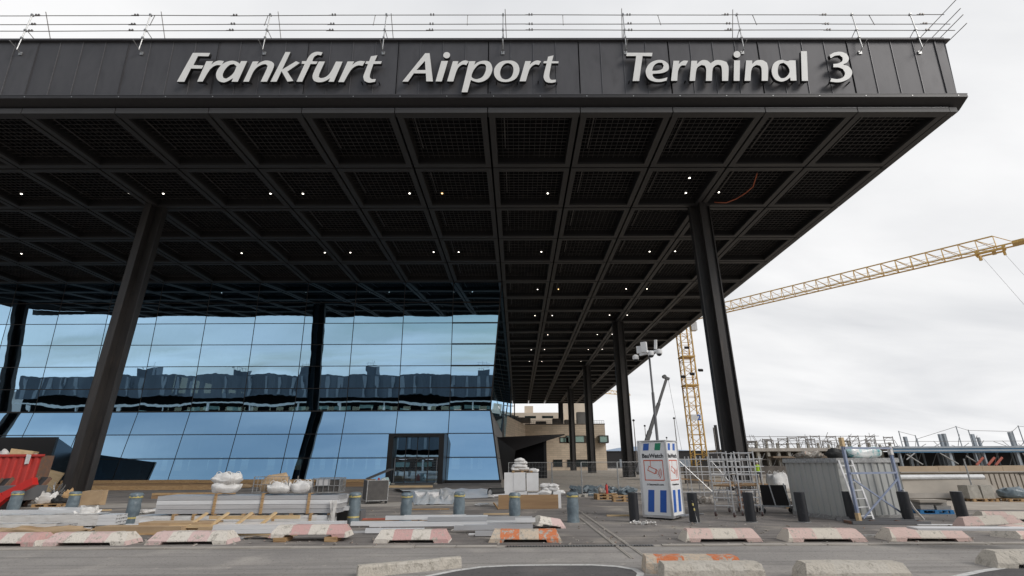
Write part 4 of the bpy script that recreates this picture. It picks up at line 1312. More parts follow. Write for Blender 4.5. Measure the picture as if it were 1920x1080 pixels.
xe = cpp(1685, 860).x
zd0, zd1 = cpp(1500, 846).z, cpp(1500, 840).z
b = MB(); b.box((-1, 0, zd0), (xe, 12, zd1)); b.build('deck_slab', 'concrete_strip', CP)
b = MB(); b.box((-1, 6, 0), (xe, 6.4, zd0 - 0.01)); b.build('rear_wall', 'roof_clutter', CP)
for i in range(15):
    x = 0.5 + i * (xe - 1) / 14
    MB().box((x - 0.2, 0.3, 0), (x + 0.2, 0.8, zd0 - 0.005)).build('concrete_column', 'concrete', CP)
    MB().box((x - 0.13, 0.3, zd1 + 0.005), (x + 0.13, 0.6, zd1 + rnd.choice((0.5, 0.8, 1.1)))).build('column_stub', 'concrete', CP)
b = MB()
for s in (-0.72, 0.72): b.tube((s, 0, 0), (s, 0, 2.0), 0.065, 5)
b.tube((-0.72, 0, 1.85), (0.72, 0, 1.85), 0.08, 5); b.tube((-0.72, 0, 1.0), (0.72, 0, 1.0), 0.035, 5)
b.path([(-0.72, 0, 1.2), (-0.5, 0, 1.6), (0, 0, 1.8), (0.5, 0, 1.6), (0.72, 0, 1.2)], 0.03, 4)
sfr_me = b.mesh('scaffold_frame', 'scaffold_tube')
frames = [(1412, 826, 0), (1425, 826, 3), (1440, 822, 0), (1455, 823, 2), (1469, 821, 0), (1487, 819, 0), (1507, 817.5, 0), (1530, 816, 0), (1542, 820, 3), (1561, 817, 0), (1567, 825, 2), (1603, 816, 0), (1611, 824, 3), (1634, 816, 0), (1650, 822, 2), (1668, 818, 0)]
for px, py, dy in frames:
    q = cpp(px, py)
    o = link('scaffold_frame', sfr_me, CP, (q.x, 0.4 + dy, q.z - 2.0))
    if q.z - 2.0 > zd1 + 0.2:
        o.scale = (1, 1, 1 + (q.z - 2.0 - zd1) / 2.0); o.location.z = zd1
for (zz, y) in ((zd1 + 1.1, 0.2), (zd1 + 0.6, 0.2), (zd1 + 1.9, 3.0), (zd0 - 1.2, -0.2), (zd0 - 2.2, -0.4)):
    MB().tube((-1, y, zz), (xe, y, zz), 0.04, 5).build('ledger', 'scaffold_tube', CP)
for i in range(40):
    x = rnd.uniform(0, xe - 1)
    MB().tube((x, rnd.uniform(0, 8), zd1), (x, rnd.uniform(0, 8), zd1 + rnd.uniform(.8, 2.6)), 0.035, 5).build('thin_post', 'scaffold_tube', CP)
for i in range(22):
    x = rnd.uniform(0, xe - 3); z = rnd.uniform(.4, 2.3)
    MB().tube((x, -.6, z), (x + rnd.uniform(1.5, 3.5), -.6, z + rnd.uniform(-.1, .1)), 0.035, 5).build('ledger', 'scaffold_tube', CP)
    MB().tube((x, -.6, 0), (x, -.6, rnd.uniform(2, 3.6)), 0.035, 5).build('thin_post', 'galvanised', CP)
for i in range(10):
    x = 1 + i * (xe - 2) / 10
    MB().tube((x, -0.3, 0.3), (x + 1.8, -0.3, zd0 - 0.3), 0.05, 5).build('prop', 'galvanised', CP)
mat('timber_old', (0.24, 0.18, 0.13), 0.85, c2=(0.17, 0.13, 0.10), scale=2, stretch=(0.3, 2, 2))
b = MB(); b.box((3.5, -1.4, zd0 - 1.0), (xe - 6, 0.2, zd0 - 0.75)); b.build('formwork_deck', 'timber_old', CP)
CW = thing('site_wall', 'long low concrete wall with pale coping behind the scaffold towers', 'wall', (0, 0, 0))
p, q = D(1330, 905, 44), D(1740, 905, 44)
MB().box((p.x, 44, 0), (q.x, 44.4, D(1500, 893, 44).z)).build('wall', 'formwork', CW)
MB().box((p.x, 43.9, D(1500, 893, 44).z), (q.x, 44.45, D(1500, 889.5, 44).z)).build('coping', 'concrete_strip', CW)
MB().box((p.x, 50, 0), (q.x, 50.4, D(1500, 874, 50).z)).build('rear_wall', 'roof_clutter', CW)

# ================================================================== things on the plaza
mat('wood', (0.50, 0.33, 0.17), 0.8, c2=(0.42, 0.26, 0.12), scale=2.0, stretch=(0.6, 6, 6), c3=(0.30, 0.18, 0.09), scale3=6)
mat('wood_pale', (0.62, 0.46, 0.27), 0.8, c2=(0.52, 0.37, 0.20), scale=2.0, stretch=(0.6, 6, 6))
mat('wood_brown', (0.36, 0.23, 0.12), 0.8, c2=(0.28, 0.17, 0.09), scale=1.5, stretch=(0.3, 6, 6))
mat('cardboard', (0.46, 0.33, 0.20), 0.9, c2=(0.40, 0.28, 0.17), scale=3)
mat('white_profile', (0.80, 0.80, 0.80), 0.32, 0.1, c2=(0.70, 0.70, 0.705), scale=2, stretch=(0.3, 5, 5))
mat('alu_profile', (0.60, 0.60, 0.61), 0.35, 0.35, c2=(0.52, 0.52, 0.53), scale=2, stretch=(0.3, 5, 5))
mat('film_wrap', (0.74, 0.72, 0.69), 0.28, c2=(0.62, 0.595, 0.565), scale=4.0, stretch=(0.5, 1, 2.5), c3=(0.52, 0.46, 0.40), scale3=14, lo3=0.6, hi3=0.75, bump=0.8, bscale=7, spec=0.6)
mat('silver_wrap', (0.62, 0.61, 0.61), 0.3, 0.2, c2=(0.54, 0.53, 0.53), scale=3.0, stretch=(0.3, 3, 3), spec=0.6)
mat('white_bag', (0.72, 0.71, 0.69), 0.8, c2=(0.60, 0.58, 0.56), scale=4, bump=0.9, bscale=11)
mat('box_white', (0.82, 0.82, 0.82), 0.4, c2=(0.77, 0.77, 0.77), scale=2.0, stretch=(2, 2, 0.3), c3=(0.70, 0.69, 0.67), scale3=5, lo3=0.6, hi3=0.85)
mat('white_block', (0.78, 0.775, 0.77), 0.8, c2=(0.70, 0.69, 0.68), scale=2)
mat('tarp_blue', (0.12, 0.155, 0.178), 0.34, c2=(0.18, 0.225, 0.25), scale=5, bump=1.0, bscale=9, spec=0.5)
mat('tape_yellow', (0.58, 0.48, 0.17), 0.5, c2=(0.50, 0.40, 0.15), scale=5)
mat('bollard_black', (0.016, 0.0175, 0.021), 0.4, 0.0, c2=(0.022, 0.023, 0.027), scale=4, c3=(0.045, 0.045, 0.047), scale3=14, lo3=0.62, hi3=0.75)
mat('black_mesh', (0.06, 0.055, 0.052), 0.6, c2=(0.085, 0.078, 0.072), scale=6)
mat('rubber', (0.022, 0.022, 0.022), 0.7)
mat('castor_red', (0.10, 0.06, 0.055), 0.6)
mat('container_red', (0.52, 0.045, 0.035), 0.5, c2=(0.44, 0.04, 0.032), scale=1.5, c3=(0.25, 0.05, 0.04), scale3=6, lo3=0.62, hi3=0.75)
mat('zinc_sheet', (0.43, 0.435, 0.42), 0.5, 0.15, c2=(0.36, 0.365, 0.35), scale=1.2, stretch=(1, 1, 0.3), c3=(0.47, 0.45, 0.40), scale3=2.5, lo3=0.55, hi3=0.8)
mat('post_blue', (0.20, 0.25, 0.38), 0.5, 0.2, c2=(0.30, 0.33, 0.42), scale=5)
mat('foil_teal', (0.42, 0.60, 0.60), 0.25, c2=(0.75, 0.76, 0.74), scale=2.5, lo=0.45, hi=0.55, c3=(0.10, 0.34, 0.36), scale3=4, lo3=0.58, hi3=0.65, bump=0.8, bscale=8)
mat('pallet_blue', (0.02, 0.20, 0.46), 0.7, c2=(0.03, 0.16, 0.36), scale=5)
mat('rust', (0.22, 0.11, 0.065), 0.8, c2=(0.14, 0.10, 0.08), scale=5)
mat('hivis', (0.55, 0.85, 0.05), 0.6)
mat('skin', (0.50, 0.32, 0.24), 0.6)
mat('trouser', (0.04, 0.05, 0.08), 0.8)
mat('grey_stone', (0.30, 0.28, 0.255), 0.9, c2=(0.24, 0.225, 0.21), scale=4, bump=0.4, bscale=30)
mat('mixed_litter', (0.45, 0.42, 0.38), 0.7, c2=(0.20, 0.17, 0.14), scale=9, lo=0.4, hi=0.6, c3=(0.50, 0.30, 0.22), scale3=12, lo3=0.6, hi3=0.7, bump=0.8, bscale=20)


def paint_material(name, red, white, stripe, phase, wear, flip=False):
    """old barrier paint: bands along the block, chipped down to the concrete"""
    m = mat(name, (0.50, 0.46, 0.40), 0.9, c2=(0.34, 0.31, 0.265), scale=13, c3=(0.22, 0.20, 0.17), scale3=30, lo3=0.6, hi3=0.72, bump=1.0, bscale=24, spec=0.2)
    t = m.node_tree; L = t.links.new
    bs = t.nodes['Principled BSDF']
    conc = bs.inputs['Base Color'].links[0].from_socket
    tc = nd(t, 'ShaderNodeTexCoord')
    sp = nd(t, 'ShaderNodeSeparateXYZ'); L(tc.outputs['Object'], sp.inputs[0])
    a = nd(t, 'ShaderNodeMath', operation='MULTIPLY_ADD'); a.inputs[1].default_value = 1 / (2 * stripe); a.inputs[2].default_value = 10 + phase
    L(sp.outputs['X'], a.inputs[0])
    fr = nd(t, 'ShaderNodeMath', operation='FRACT'); L(a.outputs[0], fr.inputs[0])
    gt = nd(t, 'ShaderNodeMath', operation='GREATER_THAN'); gt.inputs[1].default_value = 0.5; L(fr.outputs[0], gt.inputs[0])
    mx = nd(t, 'ShaderNodeMix', data_type='RGBA'); mx.inputs['A'].default_value = (*white, 1); mx.inputs['B'].default_value = (*red, 1)
    L(gt.outputs[0], mx.inputs['Factor'])
    oi = nd(t, 'ShaderNodeObjectInfo')
    ml = nd(t, 'ShaderNodeMath', operation='MULTIPLY'); ml.inputs[1].default_value = 37.0; L(oi.outputs['Random'], ml.inputs[0])
    va = nd(t, 'ShaderNodeVectorMath', operation='ADD'); L(tc.outputs['Object'], va.inputs[0]); L(ml.outputs[0], va.inputs[1])
    n = nd(t, 'ShaderNodeTexNoise'); n.inputs['Scale'].default_value = 7.0; n.inputs['Detail'].default_value = 12; n.inputs['Roughness'].default_value = 0.78
    L(va.outputs[0], n.inputs['Vector'])
    r = nd(t, 'ShaderNodeMapRange'); r.inputs['From Min'].default_value = wear; r.inputs['From Max'].default_value = wear + 0.035
    L(n.outputs['Fac'], r.inputs['Value'])
    m2 = nd(t, 'ShaderNodeMix', data_type='RGBA'); L(r.outputs[0], m2.inputs['Factor'])
    L(mx.outputs['Result'], m2.inputs['A']); L(conc, m2.inputs['B'])
    L(m2.outputs['Result'], bs.inputs['Base Color'])


PINK, CREAM = (0.57, 0.36, 0.335), (0.64, 0.59, 0.525)
paint_material('barrier_paint', PINK, CREAM, 0.48, 0.0, 0.545)
paint_material('barrier_paint_b', (0.63, 0.47, 0.44), (0.66, 0.61, 0.54), 0.5, 0.5, 0.54)
paint_material('barrier_worn', (0.62, 0.46, 0.41), (0.62, 0.56, 0.48), 0.62, 0.2, 0.56)
paint_material('barrier_orange', (0.60, 0.20, 0.09), (0.56, 0.46, 0.36), 0.5, 0.15, 0.515)
paint_material('barrier_bare', (0.52, 0.475, 0.41), (0.53, 0.49, 0.43), 0.9, 0.2, 0.52)


def barrier_mesh(L_=2.0, W_=0.62, H_=0.28, top=0.26, base=0.09, rec=0.07, foot=0.42, endin=0.14, seed=1):
    r = random.Random(seed)
    b = MB()
    ny = 6
    sec = [(-W_ / 2, 0), (-W_ / 2, base), (-(W_ / 2 + top / 2) / 2, (base + H_) / 2), (-top / 2, H_), (0, H_ + .004), (top / 2, H_), ((W_ / 2 + top / 2) / 2, (base + H_) / 2), (W_ / 2, base), (W_ / 2, 0)]
    xs = [-L_ / 2, -L_ / 2 + 0.10, -L_ / 2 + foot - 0.04, -L_ / 2 + foot, -L_ / 4 * 0.8, -0.1, L_ / 6, L_ / 2 - foot, L_ / 2 - foot + 0.04, L_ / 2 - 0.10, L_ / 2]
    P = []
    for i, x in enumerate(xs):
        rc = rec if 3 <= i <= 7 else 0.0
        for (y, z) in sec:
            zz = max(z, rc)
            e = endin * (z / H_) if i in (0, 10) else (endin * 0.8 * z / H_ if i in (1, 9) else 0)
            xx = x + (e if x < 0 else -e)
            j = 0.006 if z > 0 else 0.003
            P.append((xx + r.uniform(-j, j), y + r.uniform(-j, j), zz + r.uniform(-j, j)))
    n = len(sec)
    Fc = [(i * n + k, (i + 1) * n + k, (i + 1) * n + k + 1, i * n + k + 1) for i in range(len(xs) - 1) for k in range(n - 1)]
    Fc += [(i * n + n - 1, (i + 1) * n + n - 1, (i + 1) * n, i * n) for i in range(len(xs) - 1)]
    Fc += [tuple(range(n)), tuple(range((len(xs) - 1) * n + n - 1, (len(xs) - 1) * n - 1, -1))]
    b.add(P, Fc)
    return b


def barrier(label, px, py, m, rz=0.0, L_=2.0, tilt=0.0, z=0.0, seed=1, rx=0.0, **kw):
    b = barrier_mesh(L_, seed=seed, **kw)
    p = G(px, py)
    o = b.build('concrete_barrier', m, smooth=14, loc=(p.x, p.y, z), rot=(rx, tilt, rz))
    return tag(o, label, 'barrier', 'low concrete barriers')


barrier('faded pink and white concrete barrier at the left edge of the kerb row', 18, 1021, 'barrier_paint', R(-3), 2.05, seed=2)
barrier('peeling whitish barrier in front of the hollow profile ends at the left', 174, 1020, 'barrier_paint_b', R(2), 2.1, seed=3)
barrier('cream barrier in front of the timber and cardboard package', 363, 1018, 'barrier_paint_b', R(1), 2.1, seed=4)
barrier('pink and white barrier propped on wooden chocks in front of the wrapped stack', 584, 1013, 'barrier_paint', R(1), 2.05, z=0.10, seed=5)
for dx in (-0.72, 0.62):
    p = G(584, 1013)
    tag(MB().box((-0.16, -0.22, 0.0), (0.16, 0.22, 0.11), jit=0.012).build('wooden_chock', 'wood', loc=(p.x + dx, p.y - 0.12, 0.001)),
        'small wooden chock under the %s end of the propped barrier' % ('left' if dx < 0 else 'right'), 'chock')
barrier('pink and white barrier in front of the scattered white boards', 775, 1015, 'barrier_paint', 0.0, 1.95, seed=6)
barrier('orange and white barrier chipped down to grey concrete, above the slot drain', 985, 1014, 'barrier_orange', R(-1), 1.9, seed=7)
barrier('short tilted pinkish barrier piece lying behind the orange one', 1027, 990, 'barrier_paint_b', R(22), 1.0, tilt=R(10), seed=8, z=0.03, foot=0.2)
barrier('pale pink barrier in front of the black bollards, left of three', 1349, 1013, 'barrier_worn', R(-1), 1.98, seed=9)
barrier('pale pink barrier in front of the zinc container, middle of three', 1540, 1013, 'barrier_worn', R(-2), 2.0, seed=10)
barrier('pale pink barrier with chipped face below the long grey panel', 1731, 1012, 'barrier_worn', R(-3), 2.02, seed=11)
barrier('slanting barrier behind the far end of the long grey panel', 1855, 990, 'barrier_worn', R(-14), 1.6, tilt=R(-4), seed=12, z=0.05)
barrier('pink topped barrier lying askew at the right edge of the kerb row', 1920, 1004, 'barrier_worn', R(24), 2.0, seed=13)
barrier('pale barrier furthest back in the heap at the right edge', 1900, 976, 'barrier_worn', R(-10), 2.2, seed=14)
barrier('bare concrete barrier at the bottom, left of the white road line', 770, 1073, 'barrier_bare', R(26), 1.95, seed=15, W_=0.16, top=0.13, rec=0.0, H_=0.19, base=.16, endin=.01)
barrier('orange ended barrier standing behind the bare one at the bottom centre', 1296, 1072, 'barrier_orange', R(-3), 1.75, seed=16, W_=0.42, H_=0.27, endin=.04, top=.32, base=.17)
barrier('bare weathered barrier in front of the orange ended one', 1334, 1086, 'barrier_bare', R(-1), 1.75, seed=17, W_=0.42, H_=0.26, endin=.04, top=.32, base=.17)
barrier('bare mottled barrier at the bottom, right of the orange ended one', 1598, 1086, 'barrier_bare', R(-1), 1.85, seed=18, W_=0.46, H_=0.27, endin=.10, top=.30, base=.13)
barrier('bare barrier cut off by the right edge near the white road line', 1945, 1062, 'barrier_bare', R(-3), 1.9, seed=19, W_=0.5, H_=0.28)

# ---- bollards
bl = thing('bollard', '', 'bollard', (0, 0, -5), group='black steel bollards')
MB().lathe([(0.168, 0.0), (0.168, 0.93), (0.155, 0.945), (0.02, 0.948)], 20).build('post', 'bollard_black', bl, smooth=40)
MB().lathe([(0.21, 0.002), (0.21, 0.02), (0.17, 0.025)], 20).build('collar', 'galvanised', bl)
labs = [(1190, 979, 'black bollard left of the white security box, with rags at its foot'), (1303, 980, 'black bollard behind the striped marker post'), (1409, 979, 'black bollard in front of the aluminium scaffold towers'),
        (1508, 979, 'black bollard at the left corner of the zinc container'), (1600, 977, 'black bollard half hidden behind the white ladder'), (1705, 978, 'black bollard right of the blue grey post frame'), (1808, 978, 'rightmost black bollard standing clear beside the paved strip')]
for i, (px, py, lab) in enumerate(labs):
    p = G(px, py)
    if i == 0:
        bl.location = p; bl['label'] = lab
    else:
        dup(bl, p, rnd.uniform(0, 3), lab)


def wrapped_bollard(px, py, label, h=0.95, seed=0, low_tape=True, sag=0.0):
    global rnd
    keep = rnd; rnd = random.Random(100 + seed)
    p = G(px, py)
    t = thing('wrapped_bollard', label, 'bollard', p, rnd.uniform(0, 6), group='bollards wrapped in blue grey sheeting')
    prof = [(0.215, 0.0), (0.21, 0.08), (0.195, 0.16), (0.19, 0.22), (0.20, 0.32), (0.205, 0.48), (0.195, 0.62), (0.19, 0.72), (0.185, 0.79), (0.20, 0.85), (0.205, 0.90), (0.16, 0.955), (0.06, 0.965 + sag)]
    k = h / 0.95
    MB().lathe([(r, z * k) for r, z in prof], 20, jit=0.055).build('sheeting', 'tarp_blue', t, smooth=50)
    MB().lathe([(0.197, 0.80 * k), (0.202, 0.805 * k), (0.203, 0.85 * k), (0.197, 0.86 * k)], 20, jit=0.015).build('tape_band', 'tape_yellow', t)
    if low_tape: MB().lathe([(0.20, 0.17 * k), (0.206, 0.175 * k), (0.204, 0.215 * k), (0.198, 0.22 * k)], 20, jit=0.015).build('tape_band', 'tape_yellow', t)
    rnd = keep


for i, (px, py, lab, lt, h) in enumerate(((20, 968, 'wrapped bollard at the left edge, in front of the red loader arm', False, 0.95), (130, 966, 'wrapped bollard in front of the base of the left column', False, 0.9), (243, 983, 'tilted looking wrapped bollard left of the big profile stack', True, 1.0),
                                 (661, 981, 'wrapped bollard right of the big profile stack', True, 0.98), (760, 979, 'wrapped bollard behind the small wooden pallet', True, 0.95), (860, 978, 'wrapped bollard in front of the white plastic sheet', True, 0.97), (965, 980, 'wrapped bollard at the left end of the plywood board', True, 0.95), (1075, 979, 'crumpled wrapped bollard with a loose flap, right of the plywood board', False, 0.95))):
    wrapped_bollard(px, py, lab, h, i, lt)

# ---- striped marker post and rags
p = G(1308, 981)
t = thing('marker_post', 'thin post with yellow and black stripes leaning at a bollard', 'post', p)
MB().tube((0, 0, 0), (-0.10, 0.02, 0.70), 0.022, 8).build('post', 'galvanised', t)
for i in range(4):
    a = Vector((0, 0, 0)).lerp(Vector((-0.10, 0.02, 0.70)), 0.55 + i * 0.11); c = Vector((0, 0, 0)).lerp(Vector((-0.10, 0.02, 0.70)), 0.66 + i * 0.11)
    MB().tube(a, c, 0.035, 8).build('stripe', 'tape_yellow' if i % 2 == 0 else 'sign_black', t)
p = G(1206, 984)
b = MB()
for i in range(26):
    x, y = rnd.gauss(0, 0.20), rnd.gauss(0, 0.10)
    b.cbox((x, y, 0.03 + rnd.uniform(0, 0.07)), (rnd.uniform(.06, .16), rnd.uniform(.03, .08), .03), rnd.uniform(0, 3), rnd.uniform(-.6, .6), rnd.uniform(-.6, .6), .015)
o = b.build('crumpled_rags', 'film_wrap', loc=p)
tag(stuff(o), 'small heap of crumpled grey film at the foot of a black bollard', 'rags')

# ---- security tower
A_, B_, C_ = G(1214, 969), G(1262, 976), G(1284, 967)
ux = (B_ - A_); ux.z = 0
ang = R(-39)
sw = 1.36
ST = thing('security_tower', 'white security box with blue and green stripes and camera mast on top', 'tower', (B_.x, B_.y, 0), ang)
sx = (A_ - B_).length; sy = (C_ - B_).length * 1.0
sx, sy = 1.08, 1.08
KU = sx / 1.36
zb0, zb1 = 0.14, 2.66
b = MB(); b.box((-sx, 0, zb0), (0, sy, zb1)); b.build('box', 'box_white', ST)
b = MB()
for (x, y) in ((-sx, 0), (0, 0), (0, sy), (-sx, sy)): b.box((x - 0.035, y - 0.035, 0.10), (x + 0.035, y + 0.035, zb1 + 0.02))
b.box((-sx - .03, -.03, zb1 + .021), (.03, sy + .03, zb1 + .06)); b.box((-sx - .03, -.03, 0.06), (.03, sy + .03, zb0 - .005))
b.build('edge_frame', 'aluminium', ST)
for (x, y) in ((-sx + .15, .05), (-.2, .05), (-.2, sy - .25)): MB().box((x - .08, y, 0.0), (x + .08, y + .2, .059)).build('foot', 'fascia_dark', ST)


def face(pts, m, name, side):
    """flat print on the front (side 0) or the right side (side 1); u runs left to right, v up"""
    b = MB()
    if side == 0: q = [(-sx + u * KU, -0.004, v) for u, v in pts]; off = (0, -1)
    else: q = [(0.004, u * KU, v) for u, v in pts]
    b.quad(*q)
    return b.build(name, m, ST)


def rect(u0, v0, u1, v1, skew=0.0):
    return [(u0, v0), (u1, v0), (u1 + skew, v1), (u0 + skew, v1)]


for s in (0, 1):
    face(rect(.22, 0.24, .52, .98, .10), 'sign_blue', 'stripe', s); face(rect(.80, 0.24, 1.10, .98, .10), 'sign_blue', 'stripe', s)
    face(rect(.22, 2.36, .50, 2.61, .06), 'sign_blue', 'stripe', s); face(rect(.80, 2.36, 1.08, 2.61, .06), 'sign_green' if s == 0 else 'sign_blue', 'stripe', s)
    u0, u1, v0, v1, w_ = .20, 1.16, 1.30, 1.90 + .12, .035
    for r_ in (rect(u0, v0, u1, v0 + w_), rect(u0, v1 - w_, u1, v1), rect(u0, v0 + w_, u0 + w_, v1 - w_), rect(u1 - w_, v0 + w_, u1, v1 - w_)):
        face(r_, 'sign_red', 'pictogram', s)
    face(rect(.53, 1.80, .555, v1 - w_), 'sign_red', 'pictogram', s)

    def seg(p, q, w=.028):
        p, q = Vector(p), Vector(q); d = (q - p).normalized(); n_ = Vector((-d.y, d.x)) * w / 2; p = p - d * w * .4; q = q + d * w * .4
        face([tuple(p - n_), tuple(q - n_), tuple(q + n_), tuple(p + n_)], 'sign_red', 'pictogram', s)
    cam_ = [(.38, 1.66), (.46, 1.80), (.80, 1.68), (.72, 1.54)]
    for i in range(4): seg(cam_[i], cam_[(i + 1) % 4])
    seg((.78, 1.70), (.84, 1.66)); seg((.84, 1.66), (.79, 1.55)); seg((.79, 1.55), (.73, 1.56))
    for k, rr in enumerate((.10, .17, .24)):
        c = Vector((.80, 1.58)); aa = [(-.9 + 1.5 * i / 5) for i in range(6)]
        for a1, a2 in zip(aa[:-1], aa[1:]):
            seg(c + Vector((math.cos(a1), math.sin(a1))) * rr, c + Vector((math.cos(a2), math.sin(a2))) * rr, .026)
    tm = text_mesh('BauWatch', 0.20, 'sign_black', 0.002, 0.006)
    tm2 = text_mesh('\u2192 bauwatch.com', 0.095, 'sign_black', 0.002, 0.002)
    if s == 0:
        link('lettering', tm, ST, (-sx / 2, -0.005, 2.10), (R(90), 0, 0)); link('lettering', tm2, ST, (-sx / 2, -0.005, 1.14), (R(90), 0, 0))
    else:
        link('lettering', tm, ST, (0.005, sy / 2, 2.10), (R(90), 0, R(90))); link('lettering', tm2, ST, (0.005, sy / 2, 1.14), (R(90), 0, R(90)))
# mast and cameras
mtop = D(1218, 664, 19.3)
mz = mtop.z
mst = MB().tube((-.50, .50, zb1), (-.50, .50, zb1 + 1.9), .055, 10).tube((-.50, .50, zb1 + 1.9), (-.50, .50, mz), .04, 10).build('mast', 'boom_grey', ST)
b = MB(); b.beam((-.9, .50, mz - .05), (-.0, .50, mz + .02), .09, .09); b.beam((-.5, .2, mz), (-.5, .9, mz), .09, .09); b.build('cross_arm', 'sign_white', ST)
for (x, y, z, w_, d_, h_, rx_) in ((-.68, .48, mz + .24, .23, .18, .42, .1), (-.92, .53, mz + .17, .20, .13, .30, 0), (-.18, .50, mz + .28, .10, .11, .38, .2)):
    b = MB(); b.cbox((x, y, z), (w_, d_, h_), rz=.2, rx=rx_, ry=.15 if x > -.5 else 0); b.build('camera_unit', 'white_block', ST)
for (x, y, z) in ((-1.02, .33, mz - .22), (-.32, .28, mz - .16), (-.02, .38, mz - .12)):
    cm = MB().lathe([(.05, .16), (.12, .12), (.13, .0), (.115, -.04)], 12, (x, y, z)).build('dome_camera', 'white_block', ST, smooth=40)
    MB().lathe([(.03, -.12), (.085, -.09), (.10, -.042)], 12, (x, y, z)).build('lens_dome', 'rubber', cm, smooth=40)
b = MB(); b.tube((.02, .3, .12), (.95, -.05, .18), .03, 8); b.tube((.02, .5, .12), (.9, .6, .22), .03, 8); b.build('outrigger', 'galvanised', ST)

# ---- zinc container
cl, cn, cr = G(1519, 962), G(1592, 977), G(1712, 971)
ax = (cr - cn); wdt = ax.length * 0.97; ax.normalize(); ay = Vector((-ax.y, ax.x, 0))
dpt = 2.3
ZC = thing('site_container', 'corrugated zinc storage container with bin bags on its roof', 'container', (cn.x, cn.y, 0), math.atan2(ax.y, ax.x))
hz = 2.02


def corrugated(w, h, n, depth=.035):
    """trapezoid corrugated sheet in the XZ plane facing -Y, with thickness"""
    b = MB(); pts = []
    p_ = w / n
    for i in range(n):
        x = i * p_
        pts += [(x, 0), (x + p_ * .42, 0), (x + p_ * .52, depth), (x + p_ * .9, depth)]
    pts.append((w, 0))
    for (xa_, ya_), (xb_, yb_) in zip(pts[:-1], pts[1:]):
        b.quad((xa_, ya_, 0), (xb_, yb_, 0), (xb_, yb_, h), (xa_, ya_, h))
        b.quad((xa_, ya_ + .012, 0), (xa_, ya_ + .012, h), (xb_, yb_ + .012, h), (xb_, yb_ + .012, 0))
    return b


corrugated(wdt, hz - .12, 9).build('front_wall', 'zinc_sheet', ZC, loc=(0, 0, .06), fix=False)
corrugated(dpt, hz - .12, 9).build('side_wall', 'zinc_sheet', ZC, loc=(0, dpt, .06), rot=(0, 0, R(-90)), fix=False)
b = MB(); b.box((.02, dpt - .05, .06), (wdt, dpt, hz - .1)); b.box((wdt - .05, .06, .06), (wdt - .001, dpt - .051, hz - .1)); b.build('rear_walls', 'zinc_sheet', ZC)
b = MB(); b.box((-.05, -.05, hz - .13), (wdt + .05, -.005, hz)); b.box((-.05, -.004, hz - .13), (-.005, dpt + .05, hz)); b.box((-.05, -.05, hz + .002), (wdt + .05, dpt + .05, hz + .03)); b.build('roof_rim', 'galvanised', ZC)
b = MB(); b.box((-.06, -.06, 0.0), (wdt + .05, -.005, .14)); b.box((-.06, -.004, 0.0), (-.005, dpt, .14)); b.build('base_rail', 'galvanised', ZC)
b = MB(); b.box((-.012, .002, .14), (.40, -.006, hz - .135)); b.build('flat_panel', 'zinc_sheet', ZC)


def lump(sx_, sy_, sz_, m, name, label, cat, loc, rz=0.0, seed=0, jit=.10, nb=12, parent=None, group=None, flat=0.25):
    """a slack bag: squashed, uneven rounded body resting on its base"""
    b = MB()
    nb, nv = 26, 13
    off = Vector((seed * 7.3, seed * 3.1, seed * 1.7))
    P = []
    for j in range(nv + 1):
        v = j / nv
        rad = math.sin(PI * (0.17 + 0.75 * v)) ** 0.5
        for i in range(nb):
            a = 2 * PI * i / nb
            ca, sa = math.cos(a), math.sin(a)
            q = (abs(ca) ** 4 + abs(sa) ** 4) ** (-1 / 4)
            k = rad * q
            d = Vector((ca * k, sa * k, v * 1.4))
            n1 = noise.noise(d * 1.6 + off); n2 = noise.noise(d * 4.2 + off * 2); n3 = abs(noise.noise(d * 9.0 + off * 3))
            k *= 1 + jit * (2.0 * n1 + 0.9 * n2 - 0.5 * n3)
            zz = v + (jit * (2.4 * n1 + 0.8 * n2 - .4 * n3) * min(1, v * 2.5))
            P.append((ca * k * sx_ / 2, sa * k * sy_ / 2, max(0.0, zz) * sz_))
    Fc = [(j * nb + i, j * nb + (i + 1) % nb, (j + 1) * nb + (i + 1) % nb, (j + 1) * nb + i) for j in range(nv) for i in range(nb)]
    Fc += [tuple(range(nb - 1, -1, -1)), tuple(range(nv * nb, nv * nb + nb))]
    b.add(P, Fc)
    o = b.build(name, m, parent, smooth=55, loc=loc, rot=(0, 0, rz))
    if parent is None: tag(o, label, cat, group)
    if name == 'big_bag':       # lifting loops sewn on at the upper corners, a seam round the body
        for a in (0.8, 2.3, 3.9, 5.4):
            ca, sa = math.cos(a) * .36, math.sin(a) * .36
            pts = [Vector((ca * sx_ + dx * sx_ * .12, sa * sy_, sz_ * (.80 + dz))) for dx, dz in ((-1, 0), (-.7, .28), (0, .36), (.7, .26), (1, -.02))]
            lp = MB()
            for p_, q_ in zip(pts[:-1], pts[1:]): lp.beam(p_, q_, .035, .012)
            lp.build('lifting_loop', 'white_bag', o)
    return o


def onZC(x, y, z=0.0):
    M = Matrix.Rotation(ZC.rotation_euler.z, 4, 'Z')
    v = M @ Vector((x, y, 0)); return (ZC.location.x + v.x, ZC.location.y + v.y, z)


lump(1.75, .7, .42, 'foil_teal', 'plastic_sack', 'long teal and white plastic sack lying on the container roof', 'sack', onZC(2.0, .6, hz + .032), ZC.rotation_euler.z, 3)
lump(.62, .5, .34, 'rubber', 'plastic_sack', 'black bin bag on the container roof left of the teal sack', 'sack', onZC(.85, .7, hz + .032), 0.3, 4)
lump(1.1, .7, .24, 'mixed_litter', 'packaging_heap', 'flat heap of packaging at the left end of the container roof', 'packaging', onZC(.4, 1.5, hz + .032), 0.5, 5, jit=.2)

